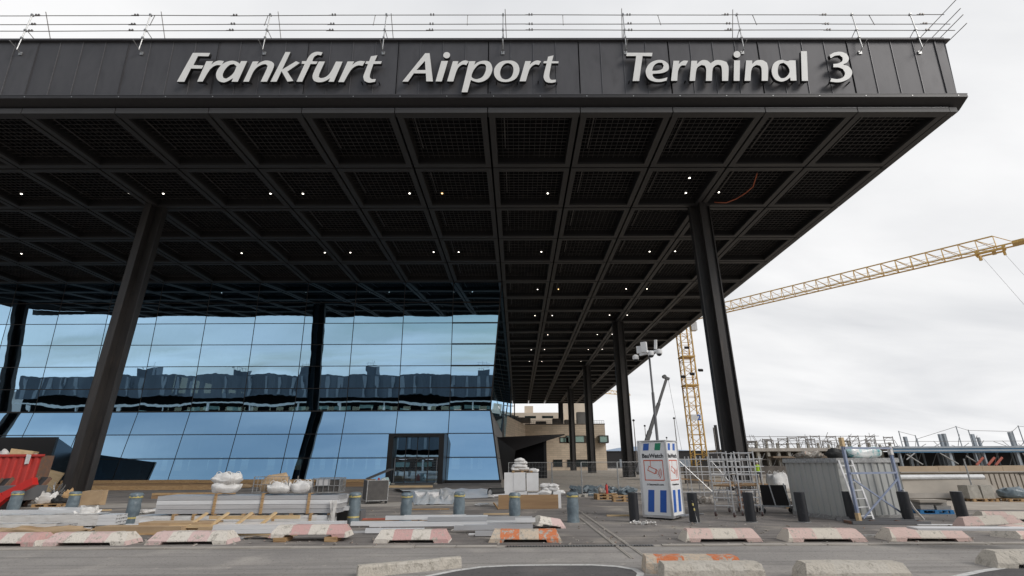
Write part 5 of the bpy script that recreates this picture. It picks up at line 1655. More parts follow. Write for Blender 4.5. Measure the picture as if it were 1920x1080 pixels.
# frame of blue wrapped posts with cross bracing
pa, pb = G(1612, 981), G(1702, 976)
PF = thing('post_frame', 'frame of two blue grey posts with crossed braces in front of the container', 'frame', (pa.x, pa.y, 0), math.atan2(pb.y - pa.y, pb.x - pa.x))
wf = (pb - pa).length
hA, hB = D(1560, 822, pa.y).z, D(1662, 838, pb.y).z
for x, h, nm in ((0, hA, 'post'), (wf, hB, 'post')):
    b = MB(); b.cbox((x, 0, h / 2), (.085, .085, h)); o = b.build('post', 'post_blue', PF)
    b = MB(); b.cbox((x, -.0, h - .12), (.12, .12, .3)); b.build('post_cap', 'wood_pale' if x == 0 else 'film_wrap', o)
    b = MB(); b.cbox((x, 0, .16), (.12, .12, .3)); b.build('post_foot', 'wood_pale', o)
for z in (1.55, hB - .05): MB().beam((0, -.05, z), (wf, -.05, z), .05, .06).build('cross_bar', 'post_blue', PF)
MB().beam((.08, -.06, 1.35), (wf - .1, -.06, .15), .03, .05).build('brace', 'post_blue', PF)
MB().beam((.1, -.09, .15), (wf - .1, -.09, 1.35), .03, .05).build('brace', 'post_blue', PF)
b = MB()
pth = [(wf + .03, -.08, 1.0), (wf + .10, -.12, .7), (wf + .22, -.18, .35), (wf + .42, -.25, .04)]
for a, c in zip(pth[:-1], pth[1:]): b.beam(a, c, .10, .03)
b.build('loose_wrapping', 'film_wrap', PF)
# ladder
la, lb = G(1592, 972), G(1632, 968)
LD = thing('ladder', 'white aluminium ladder leaning on the front of the container', 'ladder', onZC(.02, -.42), math.atan2(ax.y, ax.x))
wl, hl_, ln = .60, 1.97, .34
for x in (0, wl): MB().beam((x, 0, 0), (x, ln, hl_), .07, .03, (0, 1, 0)).build('stile', 'white_block', LD)
for i in range(7):
    f_ = (i + .7) / 7.4
    MB().tube((0, ln * f_, hl_ * f_), (wl, ln * f_, hl_ * f_), .018, 6).build('rung', 'white_block', LD)
# steel frame on the ground
fa = G(1600, 984)
BF = thing('ground_frame', 'flat rusty steel frame lying in front of the container', 'frame', (fa.x, fa.y, 0), R(-6))
for y in (0, .55, 1.0): MB().box((0, y, .01), (2.35, y + .07, .11)).build('channel', 'boom_grey', BF)
for x in (0, .8, 1.6, 2.28): MB().box((x, .071, .012), (x + .06, .549, .09)).build('cross_piece', 'rust', BF)
# long grey panel laid on the barriers
p = G(1705, 990, .42); q = G(1900, 992, .42)
LPn = MB(); LPn.beam((p.x, p.y - .08, .425), (q.x + .3, q.y - .08, .435), .40, .045)
tag(LPn.build('long_panel', 'silver_wrap'), 'long pale grey panel laid across the barriers at the right', 'panel')

# ---- aluminium mobile scaffold towers
def castor(parent, x, y, r=.085):
    c = MB().tube((x - .03, y, r), (x + .03, y, r), r, 12).build('castor', 'castor_red', parent)
    MB().box((x - .05, y - .04, r), (x + .05, y + .04, r * 2.4)).build('castor_fork', 'galvanised', c)


def scaffold_tower(label, px0, py0, px1, py1, depth, n, z0=.2):
    a, c = G(px0, py0), G(px1, py1)
    t = thing('mobile_scaffold', label, 'scaffold', (a.x, a.y, 0), math.atan2(c.y - a.y, c.x - a.x), group='aluminium mobile scaffold towers')
    w = (c - a).length
    H_ = 2.33
    for y in (0, depth):
        for x in (0, w):
            MB().tube((x, y, z0), (x, y, H_), .027, 8).build('upright', 'aluminium', t)
            castor(t, x, y)
        for i in range(n):
            z = .38 + i * .27
            MB().tube((0, y, z), (w, y, z), .020, 7).build('rung', 'aluminium', t)
    for x, zz in ((0, (.4, 1.5)), (w, (1.5, .4))): MB().tube((x, 0, zz[0]), (x, depth, zz[1]), .018, 6).build('brace', 'aluminium', t)
    for x in (0, w):
        MB().tube((x, 0, 1.95), (x, depth, 1.95), .018, 6).build('guard_rail', 'aluminium', t)
        MB().tube((x, 0, 1.5), (x, depth, 1.5), .018, 6).build('guard_rail', 'aluminium', t)
    MB().box((.03, .03, 1.05), (w - .03, depth - .03, 1.10)).build('platform', 'wood_brown', t)
    return t


scaffold_tower('aluminium scaffold tower nearest the white security box', 1343, 968, 1378, 970, 1.9, 8)
scaffold_tower('aluminium scaffold tower behind a black bollard, right of its twin', 1393, 967, 1430, 968, 1.7, 8)
# walkway of ledger frames behind them
wa = G(1300, 940)
WK = thing('scaffold_walkway', 'long aluminium scaffold walkway sloping behind the two towers', 'scaffold', (wa.x, wa.y, 0), R(-4))
for i in range(7):
    x = i * .62
    for y in (0, .75):
        MB().tube((x, y, .0), (x, y, 2.25), .025, 7).build('upright', 'aluminium', WK)
for z in (2.1, 1.72, 1.45, .45): MB().tube((-.6, 0, z), (3.9, 0, z), .02, 6).build('ledger', 'aluminium', WK)
for z in (2.1, 1.3): MB().tube((-.6, .75, z), (3.9, .75, z), .02, 6).build('ledger', 'aluminium', WK)
MB().beam((-.8, .35, 1.12), (4.0, .35, .82), .6, .06).build('deck_board', 'wood_brown', WK)
for x0_, x1_ in ((-.5, 1.1), (1.2, 2.4)): MB().tube((x0_, -.03, 2.0), (x1_, -.03, .4), .018, 6).build('brace', 'aluminium', WK)

# ---- things between scaffold and container
pl = G(1400, 955); p = pl
tag(MB().box((-.16, -.02, 0), (.16, .02, 1.05)).build('leaning_board', 'rust', loc=(p.x, p.y + .3, .0), rot=(R(-12), 0, R(8))), 'reddish brown board leaning between the two scaffold towers', 'board')
tr = G(1452, 962)
TR = thing('panel_trolley', 'steel trolley carrying upright dark glass panels beside the container', 'trolley', (tr.x, tr.y, 0), R(-18))
MB().box((-.5, -.28, .24), (.75, .28, .30)).build('bed', 'galvanised', TR)
for x in (-.42, .66):
    for y in (-.22, .22):
        MB().tube((x, y - .03, .10), (x, y + .03, .10), .10, 12).build('castor', 'rubber', TR)
        MB().box((x - .03, y - .045, .11), (x + .03, y + .045, .24)).build('castor_fork', 'galvanised', TR)
for i in range(3):
    MB().box((-.4 + .02 * i, -.20 + .12 * i, .301), (.55, -.17 + .12 * i, 1.05)).build('dark_panel', 'porch_black', TR, rot=(0, 0, 0))
for x in (.05, .58): MB().beam((x, -.26, .3), (x - .12, -.26, 1.12), .05, .04).build('rack_post', 'aluminium', TR)


# pallets: boards and blocks as parts, meshes shared
bd_me = MB().box((-.6, -.05, 0), (.6, .05, .022)).mesh('board', 'wood')
bd2_me = MB().box((-.05, -.4, 0), (.05, .4, .022)).mesh('board', 'wood')
bk_me = MB().box((-.07, -.05, 0), (.07, .05, .078)).mesh('block', 'wood')


def pallet_parts(t, z=0.0, m=None):
    def L_(nm, me, loc):
        o = link(nm, me, t, loc)
        if m:
            o.material_slots[0].link = 'OBJECT'; o.material_slots[0].material = MATS[m]
        return o
    for y in (-.35, 0, .35): L_('board', bd_me, (0, y, z))
    for x in (-.53, 0, .53):
        for y in (-.35, 0, .35): L_('block', bk_me, (x, y, z + .0222))
        L_('board', bd2_me, (x, 0, z + .1004))
    for y in (-.35, -.175, 0, .175, .35): L_('board', bd_me, (0, y, z + .1226))


def pallet(label, px, py, rz=0.0, m=None, n=1, z=0.0, rot=None):
    p = G(px, py)
    t = thing('wooden_pallet', label, 'pallet', (p.x, p.y, z), rz, group='pallets')
    if rot: t.rotation_euler = rot
    for i in range(n): pallet_parts(t, i * .146, m)
    return t


pallet('wooden pallet with dark scraps at the left side of the container', 1502, 953, R(-25))
p = G(1502, 953)
lump(.9, .6, .22, 'mixed_litter', 'scrap_heap', 'dark scraps heaped on the pallet beside the container', 'scrap', (p.x, p.y, .147), .3, 21, jit=.25)
pallet('bright blue pallet loaded with stone slabs right of the container', 1745, 962, R(-8), 'pallet_blue')
p = G(1745, 962)
SSt = thing('stone_slabs', 'loose stack of rough stone slabs on the blue pallet', 'stones', (p.x, p.y, .147), R(-6))
for i, (x, y, w_, d_, h_, z_) in enumerate(((-.3, 0, .5, .7, .16, 0), (.28, -.02, .55, .66, .14, 0), (-.1, .05, .7, .6, .10, .165), (.35, .05, .4, .5, .09, .145), (.0, .0, .95, .7, .07, .27))):
    MB().cbox((x, y, z_ + h_ / 2), (w_, d_, h_), rz=rnd.uniform(-.1, .1), jit=.015).build('slab', 'grey_stone' if i < 4 else 'formwork', SSt)
pallet('wooden pallet under the two grey concrete blocks', 1838, 940, R(-5)); p = G(1838, 940)
for i, lab in enumerate(('left of two grey concrete blocks with a steel pole standing at the wall', 'right of two grey concrete blocks beside the ribbed wall')):
    tag(barrier_mesh(.62, .62, .62, .56, .1, 0.0, .2, .03, 40 + i).build('concrete_block', 'concrete', smooth=30, loc=(p.x - .42 + .68 * i, p.y, .147)), lab, 'block', 'concrete counterweight blocks')
q = Vector((p.x + .05, p.y - .02, .5))
tag(MB().tube((q.x, q.y + .3, .0), (q.x, q.y + .3, 2.05), .035, 8).build('steel_pole', 'galvanised'), 'upright steel pole behind the two grey concrete blocks', 'pole')
pallet('wooden pallet under film wrapped goods at the far right', 1905, 940, R(-5)); p = G(1905, 940)
lump(1.25, .8, .5, 'tarp_blue', 'wrapped_goods', 'clear film wrapped dark goods on a pallet at the far right', 'package', (p.x, p.y, .147), -.1, 23)
p = G(1462, 918)
lump(1.5, 1.2, 1.15, 'white_bag', 'big_bag', 'large white bulk bag left of the container', 'bag', (p.x, p.y, 0), .2, 24, jit=.08)
p = G(1493, 915)
lump(1.2, 1.1, .8, 'white_bag', 'big_bag', 'smaller white bulk bag half hidden by the container', 'bag', (p.x, p.y, 0), .5, 25, jit=.08)
p = G(1388, 918)
lump(.8, .7, .9, 'white_bag', 'big_bag', 'white bag behind the right scaffold tower', 'bag', (p.x + .3, p.y, 0), .5, 26, jit=.1)

# ---- yellow pallets, fire extinguisher and rubble by the fence
pallet('wooden pallet under the red extinguisher near the fence', 1136, 936, R(6), n=2)
p = G(1136, 936)
FE = thing('fire_extinguisher', 'red fire extinguisher standing on a heap on the pallet', 'extinguisher', (p.x + .08, p.y, .29))
lump(.5, .4, .28, 'mixed_litter', 'scrap_heap', 'tools and scraps heaped on the pallet by the fence', 'scrap', (p.x - .15, p.y + .1, .293), 0, 31, jit=.25)
MB().lathe([(.075, 0), (.08, .03), (.08, .42), (.05, .48), (.02, .5)], 14).build('cylinder', 'container_red', FE, smooth=40)
MB().box((-.02, -.07, .5), (.02, .06, .55)).build('handle', 'rubber', FE)
pallet('yellowish pallet stack right of the extinguisher pallet', 1170, 940, R(-4), n=2)
p = G(1172, 968)
tag(MB().cbox((0, 0, .03), (.9, .12, .05)).build('short_plank', 'wood_pale', loc=(p.x - .25, p.y, 0), rot=(0, 0, R(2))), 'short pale plank lying left of the first black bollard', 'plank')
b = MB()
for i in range(90):
    t_ = rnd.random()
    q = G(1075 + 115 * t_, 926 + rnd.uniform(-5, 4))
    b.cbox((q.x, q.y, rnd.uniform(.05, .3)), (rnd.uniform(.15, .5), rnd.uniform(.15, .5), rnd.uniform(.05, .3)), rnd.uniform(0, 3), rnd.uniform(-.5, .5), rnd.uniform(-.5, .5), .04)
tag(stuff(b.build('rubble_heap', 'tarp_blue')), 'low heap of grey green sheeting and rubble along the mesh fence', 'rubble')


# ---- mesh fences
def mesh_fence(name, label, p, q, h=2.0, lean=0.0, feet=True, step=.10, hstep=.26):
    p, q = Vector(p), Vector(q)
    t = thing(name, label, 'fence', (p.x, p.y, 0), math.atan2(q.y - p.y, q.x - p.x), group='mobile mesh fence panels')
    if lean: t.rotation_euler.x = lean
    w = (q - p).length
    for x in (0.02, w - .02): MB().tube((x, 0, .03), (x, 0, h), .025, 7).build('post', 'galvanised', t)
    for z in (.14, h - .01): MB().tube((.02, 0, z), (w - .02, 0, z), .018, 6).build('rail', 'galvanised', t)
    b = MB()
    x = .02 + step
    while x < w - .03:
        b.tube((x, .004, .14), (x, .004, h - .01), .0045, 4, caps=False); x += step
    z = .14 + hstep
    while z < h - .05:
        b.tube((.02, -.004, z), (w - .02, -.004, z), .0045, 4, caps=False); z += hstep
    stuff(b.build('wire_mesh', 'galvanised', t))
    if feet:
        for x in (.02, w - .02): MB().box((x - .12, -.38, .0), (x + .12, .38, .13), jit=.01).build('foot_block', 'concrete', t)


fpts = [G(953, 928), G(1036, 927), G(1092, 931), G(1161, 928), G(1212, 927)]
labs = ['mesh fence panel behind the white block stack', 'mesh fence panel in front of the window band of the beige building', 'mesh fence panel beside the extinguisher pallet', 'mesh fence panel next to the white security box']
for i in range(4): mesh_fence('mesh_fence', labs[i], fpts[i], fpts[i + 1])
p, q = D(736, 912, 51.3), D(817, 912, 51.3)
mesh_fence('mesh_fence', 'mesh fence panel standing across the portal doors', (p.x, 51.3, 0), (q.x, 51.3, 0), 2.55, R(-3), True, .12)

# ---- white block stack with plywood front
wb = G(1000, 953)
WS = (wb.x, wb.y)
ply = thing('plywood_board', 'brown plywood board standing on edge before the white blocks', 'board', (wb.x - .62, wb.y - .55, 0), R(1))
MB().box((-.95, -.012, 0.02), (1.72, .012, .60), jit=.006).build('board', 'wood_brown', ply)
MB().beam((-.95, -.05, .02), (-1.15, -.3, .3), .08, .03).build('stay', 'wood', ply)
bw, bh = .62, .92
k = 0
for (x, y, w_, d_, z_, h_, lab) in ((-1.05, .3, .50, .55, 0, .92, 'white insulation block, bottom left of the stack'), (-.52, .3, .50, .55, 0, .92, 'white insulation block, bottom row second from left'), (.0, .3, .50, .55, 0, .80, 'white insulation block, bottom row third from left'),
                                   (-1.12, .3, .42, .55, .925, 1.0, 'tall white block at the upper left of the stack'), (-.62, .28, .55, .55, .925, 1.02, 'tall white block in the upper middle of the stack'), (-.02, .3, .55, .5, .925, 1.0, 'tall white block at the upper right with a board on top'),
                                   (.62, .15, .60, .5, 0, .46, 'low white block right of the tall ones, lowest'), (.62, .15, .60, .5, .465, .24, 'flat white block lying on the low one'), (1.1, .2, .34, .5, 0, .9, 'upright white block near the right end of the plywood')):
    z_, h_ = z_ * .79, h_ * .79 - .004
    tag(MB().cbox((0, 0, h_ / 2), (w_, d_, h_), jit=.012).build('white_block', 'white_block', loc=(WS[0] + x, WS[1] + y, z_ + .002), rot=(0, 0, rnd.uniform(-.04, .04))), lab, 'block', 'white insulation blocks')
for i, (x, y, z, s) in enumerate(((-.72, .3, 2.02, .62), (-.45, .32, 2.02, .55), (-.62, .28, 2.2, .72), (-.55, .3, 2.38, .6), (-.6, .3, 2.54, .5), (.05, .3, 1.95, .5))):
    z = (z - 1.95) * .75 + 1.545 if z > 1.96 else 1.528
    lump(s, .42, .17, 'white_bag', 'cement_bag', ('bottom left bag in the pile on top of the white blocks', 'bottom right bag in the pile on top of the white blocks', 'third layer bag in the pile on top of the white blocks', 'fourth layer bag in the pile on top of the white blocks', 'topmost white bag of the pile on the white blocks', 'single white bag on the right upper block')[i], 'bag', (WS[0] + x, WS[1] + y, z), rnd.uniform(-.2, .2), 50 + i, group='white bags on the block stack')
pp = thing('wooden_pallet', 'small wooden pallet between the white blocks and the bags', 'pallet', (WS[0] - .50, WS[1] + .3, 1.528), R(3), group='pallets')
pp.scale = (.8, .7, .5)
pallet_parts(pp)
for i, (x, y, z, s) in enumerate(((.55, .2, .71, .7), (.95, .25, .91, .55), (.7, .3, .91, .6), (.6, .3, 1.08, .6), (1.25, .2, .72, .5), (.95, .25, 1.08, .5))):
    z = z * .79
    lump(s, .45, .18, 'white_bag', 'cement_bag', ('lowest bag on the flat white block', 'bag on the upright white block', 'middle bag of the heap right of the tall blocks', 'upper bag leaning on the tall white block', 'rightmost bag of the white heap', 'top right bag of the white heap')[i], 'bag', (WS[0] + x, WS[1] + y, z), rnd.uniform(-.3, .3), 60 + i, group='white bags on the block stack')
# black pipe rolls left of it
p = G(918, 932); q = G(962, 930)
PR = thing('pipe_roll', 'thick black pipe roll lying left of the white blocks', 'pipe', (p.x, p.y, 0))
v = q - p
MB().tube((0, 0, .26), (v.x, v.y + .3, .26), .25, 16, caps=False).build('pipe', 'rubber', PR, smooth=40)
MB().tube((.02, 0, .26), (v.x, v.y + .3, .26), .17, 16).build('core', 'silver_wrap', PR, smooth=40)
MB().tube((.2, -.36, .09), (v.x, v.y - .05, .09), .085, 12).build('thin_pipe', 'silver_wrap', PR, smooth=40)
# white plastic sheet and flat packs on the path


def sheet(name, label, pix, h, m, seed, nu=16, nv=6):
    r = random.Random(seed)
    c4 = [G(*a) for a in pix]
    H_ = [[max(.006, r.gauss(h * .45, h * .4)) for i in range(nu + 1)] for j in range(nv + 1)]
    for i in range(nu + 1): H_[0][i] *= .15; H_[nv][i] *= .3
    base = (c4[0] + c4[1] + c4[2] + c4[3]) / 4

    def fn(u, v):
        p = c4[0].lerp(c4[1], u).lerp(c4[3].lerp(c4[2], u), v)
        i, j = min(nu, int(round(u * nu))), min(nv, int(round(v * nv)))
        return (p.x - base.x + r.uniform(-.08, .08), p.y - base.y + r.uniform(-.08, .08), H_[j][i] + .012)
    b = MB().grid(fn, nu, nv)
    n = len(b.v)
    b.add([(x, y, max(.008, z - .012)) for x, y, z in b.v[:n]], [tuple(reversed(f)) for f in b.f])
    o = b.build(name, m, smooth=70, loc=base, fix=False)
    return tag(o, label, 'sheet')


sheet('plastic_sheet', 'crumpled whitish plastic sheet on the path in front of the portal', [(775, 948), (850, 946), (862, 926), (770, 928)], .32, 'film_wrap', 3)
sheet('plastic_sheet', 'long flat pale sheet covering boards left of the black pipe roll', [(810, 936), (925, 934), (925, 918), (735, 920)], .22, 'film_wrap', 4)
for (px, py, dx, h, m_, lab) in ((793, 934, 1.7, .30, 'white_block', 'low white box under the plastic sheet in front of the portal'), (812, 925, 2.6, .14, 'sign_white', 'flat white package lying on the path by the portal')):
    p = G(px, py)
    tag(MB().cbox((0, 0, h / 2), (dx, .6, h), jit=.02).build('flat_package', m_, loc=(p.x, p.y + .35, .008)), lab, 'package')
for i, (px, py, m_, lab) in enumerate(((722, 914, 'foil_teal', 'small teal bag left of the portal'), (709, 914, 'container_red', 'small red canister left of the teal bag'))):
    p = G(px, py)
    if i == 0: lump(.75, .6, .8, m_, 'small_bag', lab, 'bag', (p.x, p.y, 0), 0, 71)
    else: tag(MB().lathe([(.28, 0), (.3, .05), (.3, .5), (.12, .62), (.08, .8)], 10).build('canister', m_, loc=(p.x, p.y, 0)), lab, 'canister')

# ---- black mesh cart with open lid
c = G(686, 946)
CT = thing('mesh_cart', 'black mesh sided cart with its lid propped open', 'cart', (c.x, c.y, 0), R(24))
cw, cd, chh = 1.05, 1.5, 1.0
for (x, y) in ((0, 0), (cw, 0), (0, cd), (cw, cd)):
    MB().box((x - .02, y - .02, .12), (x + .02, y + .02, chh + .14)).build('corner_post', 'galvanised', CT)
for (x, y) in ((.06, .06), (cw - .06, .06), (cw - .06, cd - .06)): MB().tube((x, y - .02, .07), (x, y + .02, .07), .07, 10).build('castor', 'rubber', CT)
for z in (.15, chh + .12): MB().box((0.02, -.02, z), (cw - .02, .015, z + .035)).box((-.02, .02, z), (.015, cd - .02, z + .035)).build('rim', 'galvanised', CT)
for (a, e) in (((.02, -.01, .19), (cw - .02, .005, chh + .11)), ((-.01, .02, .19), (.005, cd - .02, chh + .11)), ((.02, cd - .005, .19), (cw - .02, cd + .01, chh + .11)), ((cw - .005, .02, .19), (cw + .01, cd - .02, chh + .11))):
    MB().box(a, e).build('mesh_side', 'black_mesh', CT)
b = MB(); b.box((0, 0, -.012), (cw + .25, cd, .012)); b.build('lid', 'black_mesh', CT, loc=(.05, 0, chh + .2), rot=(0, R(-22), 0))

# ---- bundles of hollow profiles
def tube_profile(L_, a, t=.008):
    b = MB()
    b.box((0, -a / 2, -a / 2), (L_, -a / 2 + t, a / 2)).box((0, a / 2 - t, -a / 2), (L_, a / 2, a / 2)).box((0, -a / 2 + t, -a / 2), (L_, a / 2 - t, -a / 2 + t)).box((0, -a / 2 + t, a / 2 - t), (L_, a / 2 - t, a / 2))
    return b


def bundle(label, px, py, L_, ny, nz, a, z0, m, rz=0.0, straps=(), wrap=None, gap=.003, smat='wood', dy=0.0, rows=None):
    """profiles stacked ny deep and nz high; (px,py) is the near bottom right corner"""
    p = G(px, py)
    t = thing('profile_bundle', label, 'profiles', (p.x, p.y + dy, z0), rz, group='bundles of hollow white profiles')
    ms = {k: tube_profile(L_, a).mesh('profile', k) for k in set([m] + list(rows or []))}
    for j in range(nz):
        for i in range(ny):
            link('profile', ms[rows[j] if rows else m], t, (-L_ + rnd.uniform(-.02, .02), a / 2 + i * (a + gap), a / 2 + j * (a + gap)))
    W_, H_ = ny * (a + gap), nz * (a + gap)
    if wrap:
        x0_, x1_ = wrap
        nn = int((x1_ - x0_) / .12)
        b = MB()
        for s, pts in enumerate((((-.01, -.01), (-.01, H_ + .012)), ((-.01, H_ + .012), (W_ + .01, H_ + .012)))):
            def fn(u, v, pts=pts, s=s):
                y = pts[0][0] + (pts[1][0] - pts[0][0]) * v; z = pts[0][1] + (pts[1][1] - pts[0][1]) * v
                w = rnd.uniform(0, .016)
                return (x0_ + (x1_ - x0_) * u, y - (w if s == 0 else 0), z + (w if s == 1 else 0))
            b.grid(fn, nn, 5)
        b.build('film', 'film_wrap', t, smooth=60, fix=False)
    for x in straps:
        MB().box((x - .04, -.05, -.02), (x + .04, -.014, H_ + .03)).box((x - .04, -.05, H_ + .031), (x + .04, W_ + .03, H_ + .06)).build('timber_strap', smat, t)
    return t, W_, H_


rnd = random.Random(77)
# left edge
t, w_, h_ = bundle('white profile bundle with open square ends at the left edge', 186, 996, 4.6, 5, 3, .10, .11, 'white_profile', R(3), wrap=(-4.6, -.55), dy=.55)
bundle('grey profile bundle lying below and in front of the left white bundle', 118, 1000, 4.2, 5, 3, .062, .05, 'silver_wrap', R(3), wrap=(-4.2, -.35), dy=.12)
bundle('short low bundle of small profiles under the left white bundle', 146, 1003, 1.1, 4, 2, .062, .02, 'white_profile', R(3), dy=.2)
p = G(60, 1003)
LB = thing('support_timber', 'old timbers lying under the profile bundles at the left edge', 'timber', (p.x, p.y, 0))
for i in range(3): MB().box((-1.6 + i * 1.25, -.1, 0), (-1.45 + i * 1.25, 1.1, .048), jit=.008).build('timber', 'wood', LB)
lump(2.6, .45, .2, 'cardboard', 'cardboard_heap', 'crushed cardboard under the bundles at the left edge', 'cardboard', (p.x + .2, p.y + .1, .0), 0, 81, jit=.22)
# white bow of film
lump(.55, .35, .3, 'film_wrap', 'film_knot', 'torn white film hanging on the ends of the left bundles', 'film', (G(148, 990).x, G(148, 990).y + .2, .22), .4, 82, jit=.3)

# big stack in the middle: lower wrapped bundle, upper white bundle
base = G(628, 988)
BSz = thing('support_timber', 'timber bearers under the big wrapped stack', 'timber', (base.x - 5.9, base.y, 0))
for i in range(6): MB().box((.2 + i * 1.1, -.05, 0), (.32 + i * 1.1, 1.05, .088), jit=.006).build('timber', 'wood', BSz)
bundle('lower film wrapped profile bundle of the big stack', 612, 988, 6.2, 7, 2, .125, .09, 'white_profile', R(0.5), straps=(-.55, -1.75, -2.75, -4.35, -5.0), wrap=(-6.2, -.35))
bs2 = thing('support_timber', 'thin timber bearers between the lower and upper bundles of the big stack', 'timber', (base.x - 5.6, base.y, .355))
for i in range(5): MB().box((.3 + i * 1.25, .0, 0), (.4 + i * 1.25, 1.0, .05), jit=.004).build('timber', 'wood_brown', bs2)
bundle('upper silvery profile bundle of the big stack with open ends at right', 628, 988, 5.95, 7, 4, .128, .41, 'alu_profile', R(0.5), straps=(-.62 - .35, -2.5, -4.05), gap=.010, dy=.06, rows=['alu_profile', 'silver_wrap', 'white_profile', 'alu_profile'])
tz = .41 + 4 * .138 + .02
# things standing on the stack
bx_, by_ = base.x, base.y + .5
lump(.85, .75, .36, 'white_bag', 'big_bag', 'lower white sack of two on the left of the big stack', 'bag', (bx_ - 4.05, by_, tz + .04), .2, 91, jit=.08)
lump(.85, .75, .34, 'white_bag', 'big_bag', 'upper open white sack slumped on another on the big stack', 'bag', (bx_ - 4.05, by_, tz + .33), -.2, 92, jit=.08)
WC1 = thing('wire_crate', 'wire crate with white bags inside standing on the big stack', 'crate', (bx_ - 2.95, by_ - .35, tz + .04), R(2))
for (x, y) in ((0, 0), (1.15, 0), (0, .75), (1.15, .75)): MB().box((x - .015, y - .015, 0), (x + .015, y + .015, .52)).build('corner_post', 'galvanised', WC1)
for z in (.02, .26, .5): MB().box((.015, -.012, z), (1.135, .012, z + .02)).build('wire_rail', 'galvanised', WC1)
for i in range(1, 9): MB().tube((i * 1.15 / 9, 0, .02), (i * 1.15 / 9, 0, .5), .006, 4).build('wire', 'galvanised', WC1)
lump(1.0, .62, .55, 'cardboard', 'goods_sack', 'pale brown sack filling the wire crate on the big stack', 'sack', (bx_ - 2.4, by_ + .04, tz + .05), 0, 93, jit=.1)
lump(.75, .5, .34, 'white_bag', 'big_bag', 'white sack slumped in front of the wire crate on the big stack', 'bag', (bx_ - 2.1, by_ - .25, tz + .04), .1, 94, jit=.1)
lump(.7, .55, .36, 'white_bag', 'big_bag', 'white sack right of the wire crate on the big stack', 'bag', (bx_ - 1.4, by_ - .1, tz + .04), .1, 95, jit=.1)
GC = thing('grid_crate', 'galvanised grid crate with a grey sheet, at the right of the big stack', 'crate', (bx_ - .98, by_ - .3, tz + .04), R(6))
gw, gd, gh = .88, .8, .46
for (x, y) in ((0, 0), (gw, 0), (0, gd), (gw, gd)): MB().box((x - .015, y - .015, 0), (x + .015, y + .015, gh)).build('corner_post', 'galvanised', GC)
for z in (0, gh * .45, gh - .02):
    for (a, e) in (((.016, -.012, z), (gw - .016, .012, z + .02)), ((gw - .012, .016, z), (gw + .012, gd - .016, z + .02)), ((.016, gd - .012, z), (gw - .016, gd + .012, z + .02))): MB().box(a, e).build('grid_rail', 'galvanised', GC)
for i in range(1, 5):
    MB().box((i * gw / 5 - .009, -.010, .02), (i * gw / 5 + .009, .010, gh - .02)).build('grid_bar', 'galvanised', GC)
    MB().box((gw - .010, i * gd / 5 - .009, .02), (gw + .010, i * gd / 5 + .009, gh - .02)).build('grid_bar', 'galvanised', GC)
MB().box((.06, .05, .03), (gw - .06, gd - .05, gh - .06)).build('dark_load', 'black_mesh', GC)
MB().box((.1, .018, gh * .47), (gw * .62, .03, gh - .03)).build('grey_sheet', 'silver_wrap', GC)
# odd profile ends at the right of the stack
bundle('short loose profiles sticking out at the right end of the big stack', 640, 985, 1.2, 2, 1, .11, .82, 'white_profile', R(-4), dy=.5)
bundle('white profile ends below the loose ones at the right of the stack', 642, 986, .9, 3, 1, .13, .43, 'white_profile', R(-2), dy=.45)
b = MB()
for i in range(7): b.beam((rnd.uniform(-.1, .1), i * .03, .8), (rnd.uniform(-.12, .12), -.05 + i * .03, .05), .05, .006)
tag(stuff(b.build('film_strips', 'film_wrap', loc=(base.x - .12, base.y - .12, 0))), 'strips of torn film hanging off the right end of the big stack', 'film')
p = G(640, 981)
tag(MB().cbox((0, .6, .2), (.9, .6, .34)).build('grey_box', 'boom_grey', loc=(p.x + .1, p.y, 0)), 'dark grey box on the ground at the right end of the big stack', 'box')
tag(MB().tube((0, 0, .05), (4.2, .35, .05), .045, 8).build('red_pipe', 'red_frame', loc=(p.x + .3, p.y + .55, 0)), 'long red pipe on the asphalt behind the scattered white boards', 'pipe')

# timber crate frame and cardboard in front of the stack
f0 = G(335, 1001)
TF = thing('timber_crate', 'pale timber crate frame lying in front of the big stack', 'frame', (f0.x, f0.y, 0), R(1))
MB().box((.55, .42, .34), (3.3, .50, .44), jit=.006).build('rail', 'wood_pale', TF)
MB().box((-.3, -.05, .16), (3.1, .05, .24), jit=.006).build('rail', 'wood_pale', TF)
for i, x in enumerate((.35, 1.0, 1.72, 2.45)): MB().beam((x - .15, -.02, .18), (x + .1, .46, .52), .11, .05).build('slat', 'wood_pale', TF)
for (x0_, x1_, y0_, h_, lab) in ((-2.3, .2, -.25, .20, 'flat cardboard package at the left of the timber frame'), (-1.3, .9, .05, .26, 'cardboard package behind the cream barrier'), (.6, 2.9, -.1, .16, 'long cardboard package under the timber frame')):
    tag(MB().box((x0_, y0_, .03), (x1_, y0_ + .55, .03 + h_), jit=.02).build('cardboard_package', 'cardboard', loc=(f0.x, f0.y, 0), rot=(0, 0, R(rnd.uniform(-2, 2)))), lab, 'package', 'cardboard packages in front of the stack')
for i, (x, y, L_, z, r_) in enumerate(((-2.2, .75, 3.9, .14, 1), (-1.9, .9, 3.2, .22, -2), (-2.5, .6, 3.0, .07, 2))):
    tag(MB().box((0, 0, 0), (L_, .10, .05)).build('white_bar', 'white_profile', loc=(f0.x + x, f0.y + y, z), rot=(0, 0, R(r_))), ('uppermost thin white bar left of the timber frame', 'middle thin white bar left of the timber frame', 'lowest thin white bar left of the timber frame')[i], 'bar', 'thin white bars')
bundle('white profiles lying at the right of the timber frame', 545, 1005, 2.3, 3, 2, .11, .06, 'white_profile', R(1), dy=.1)
bundle('flat white profiles behind the timber frame at the foot of the stack', 635, 999, 4.6, 3, 1, .10, .16, 'white_profile', R(1), dy=.35)
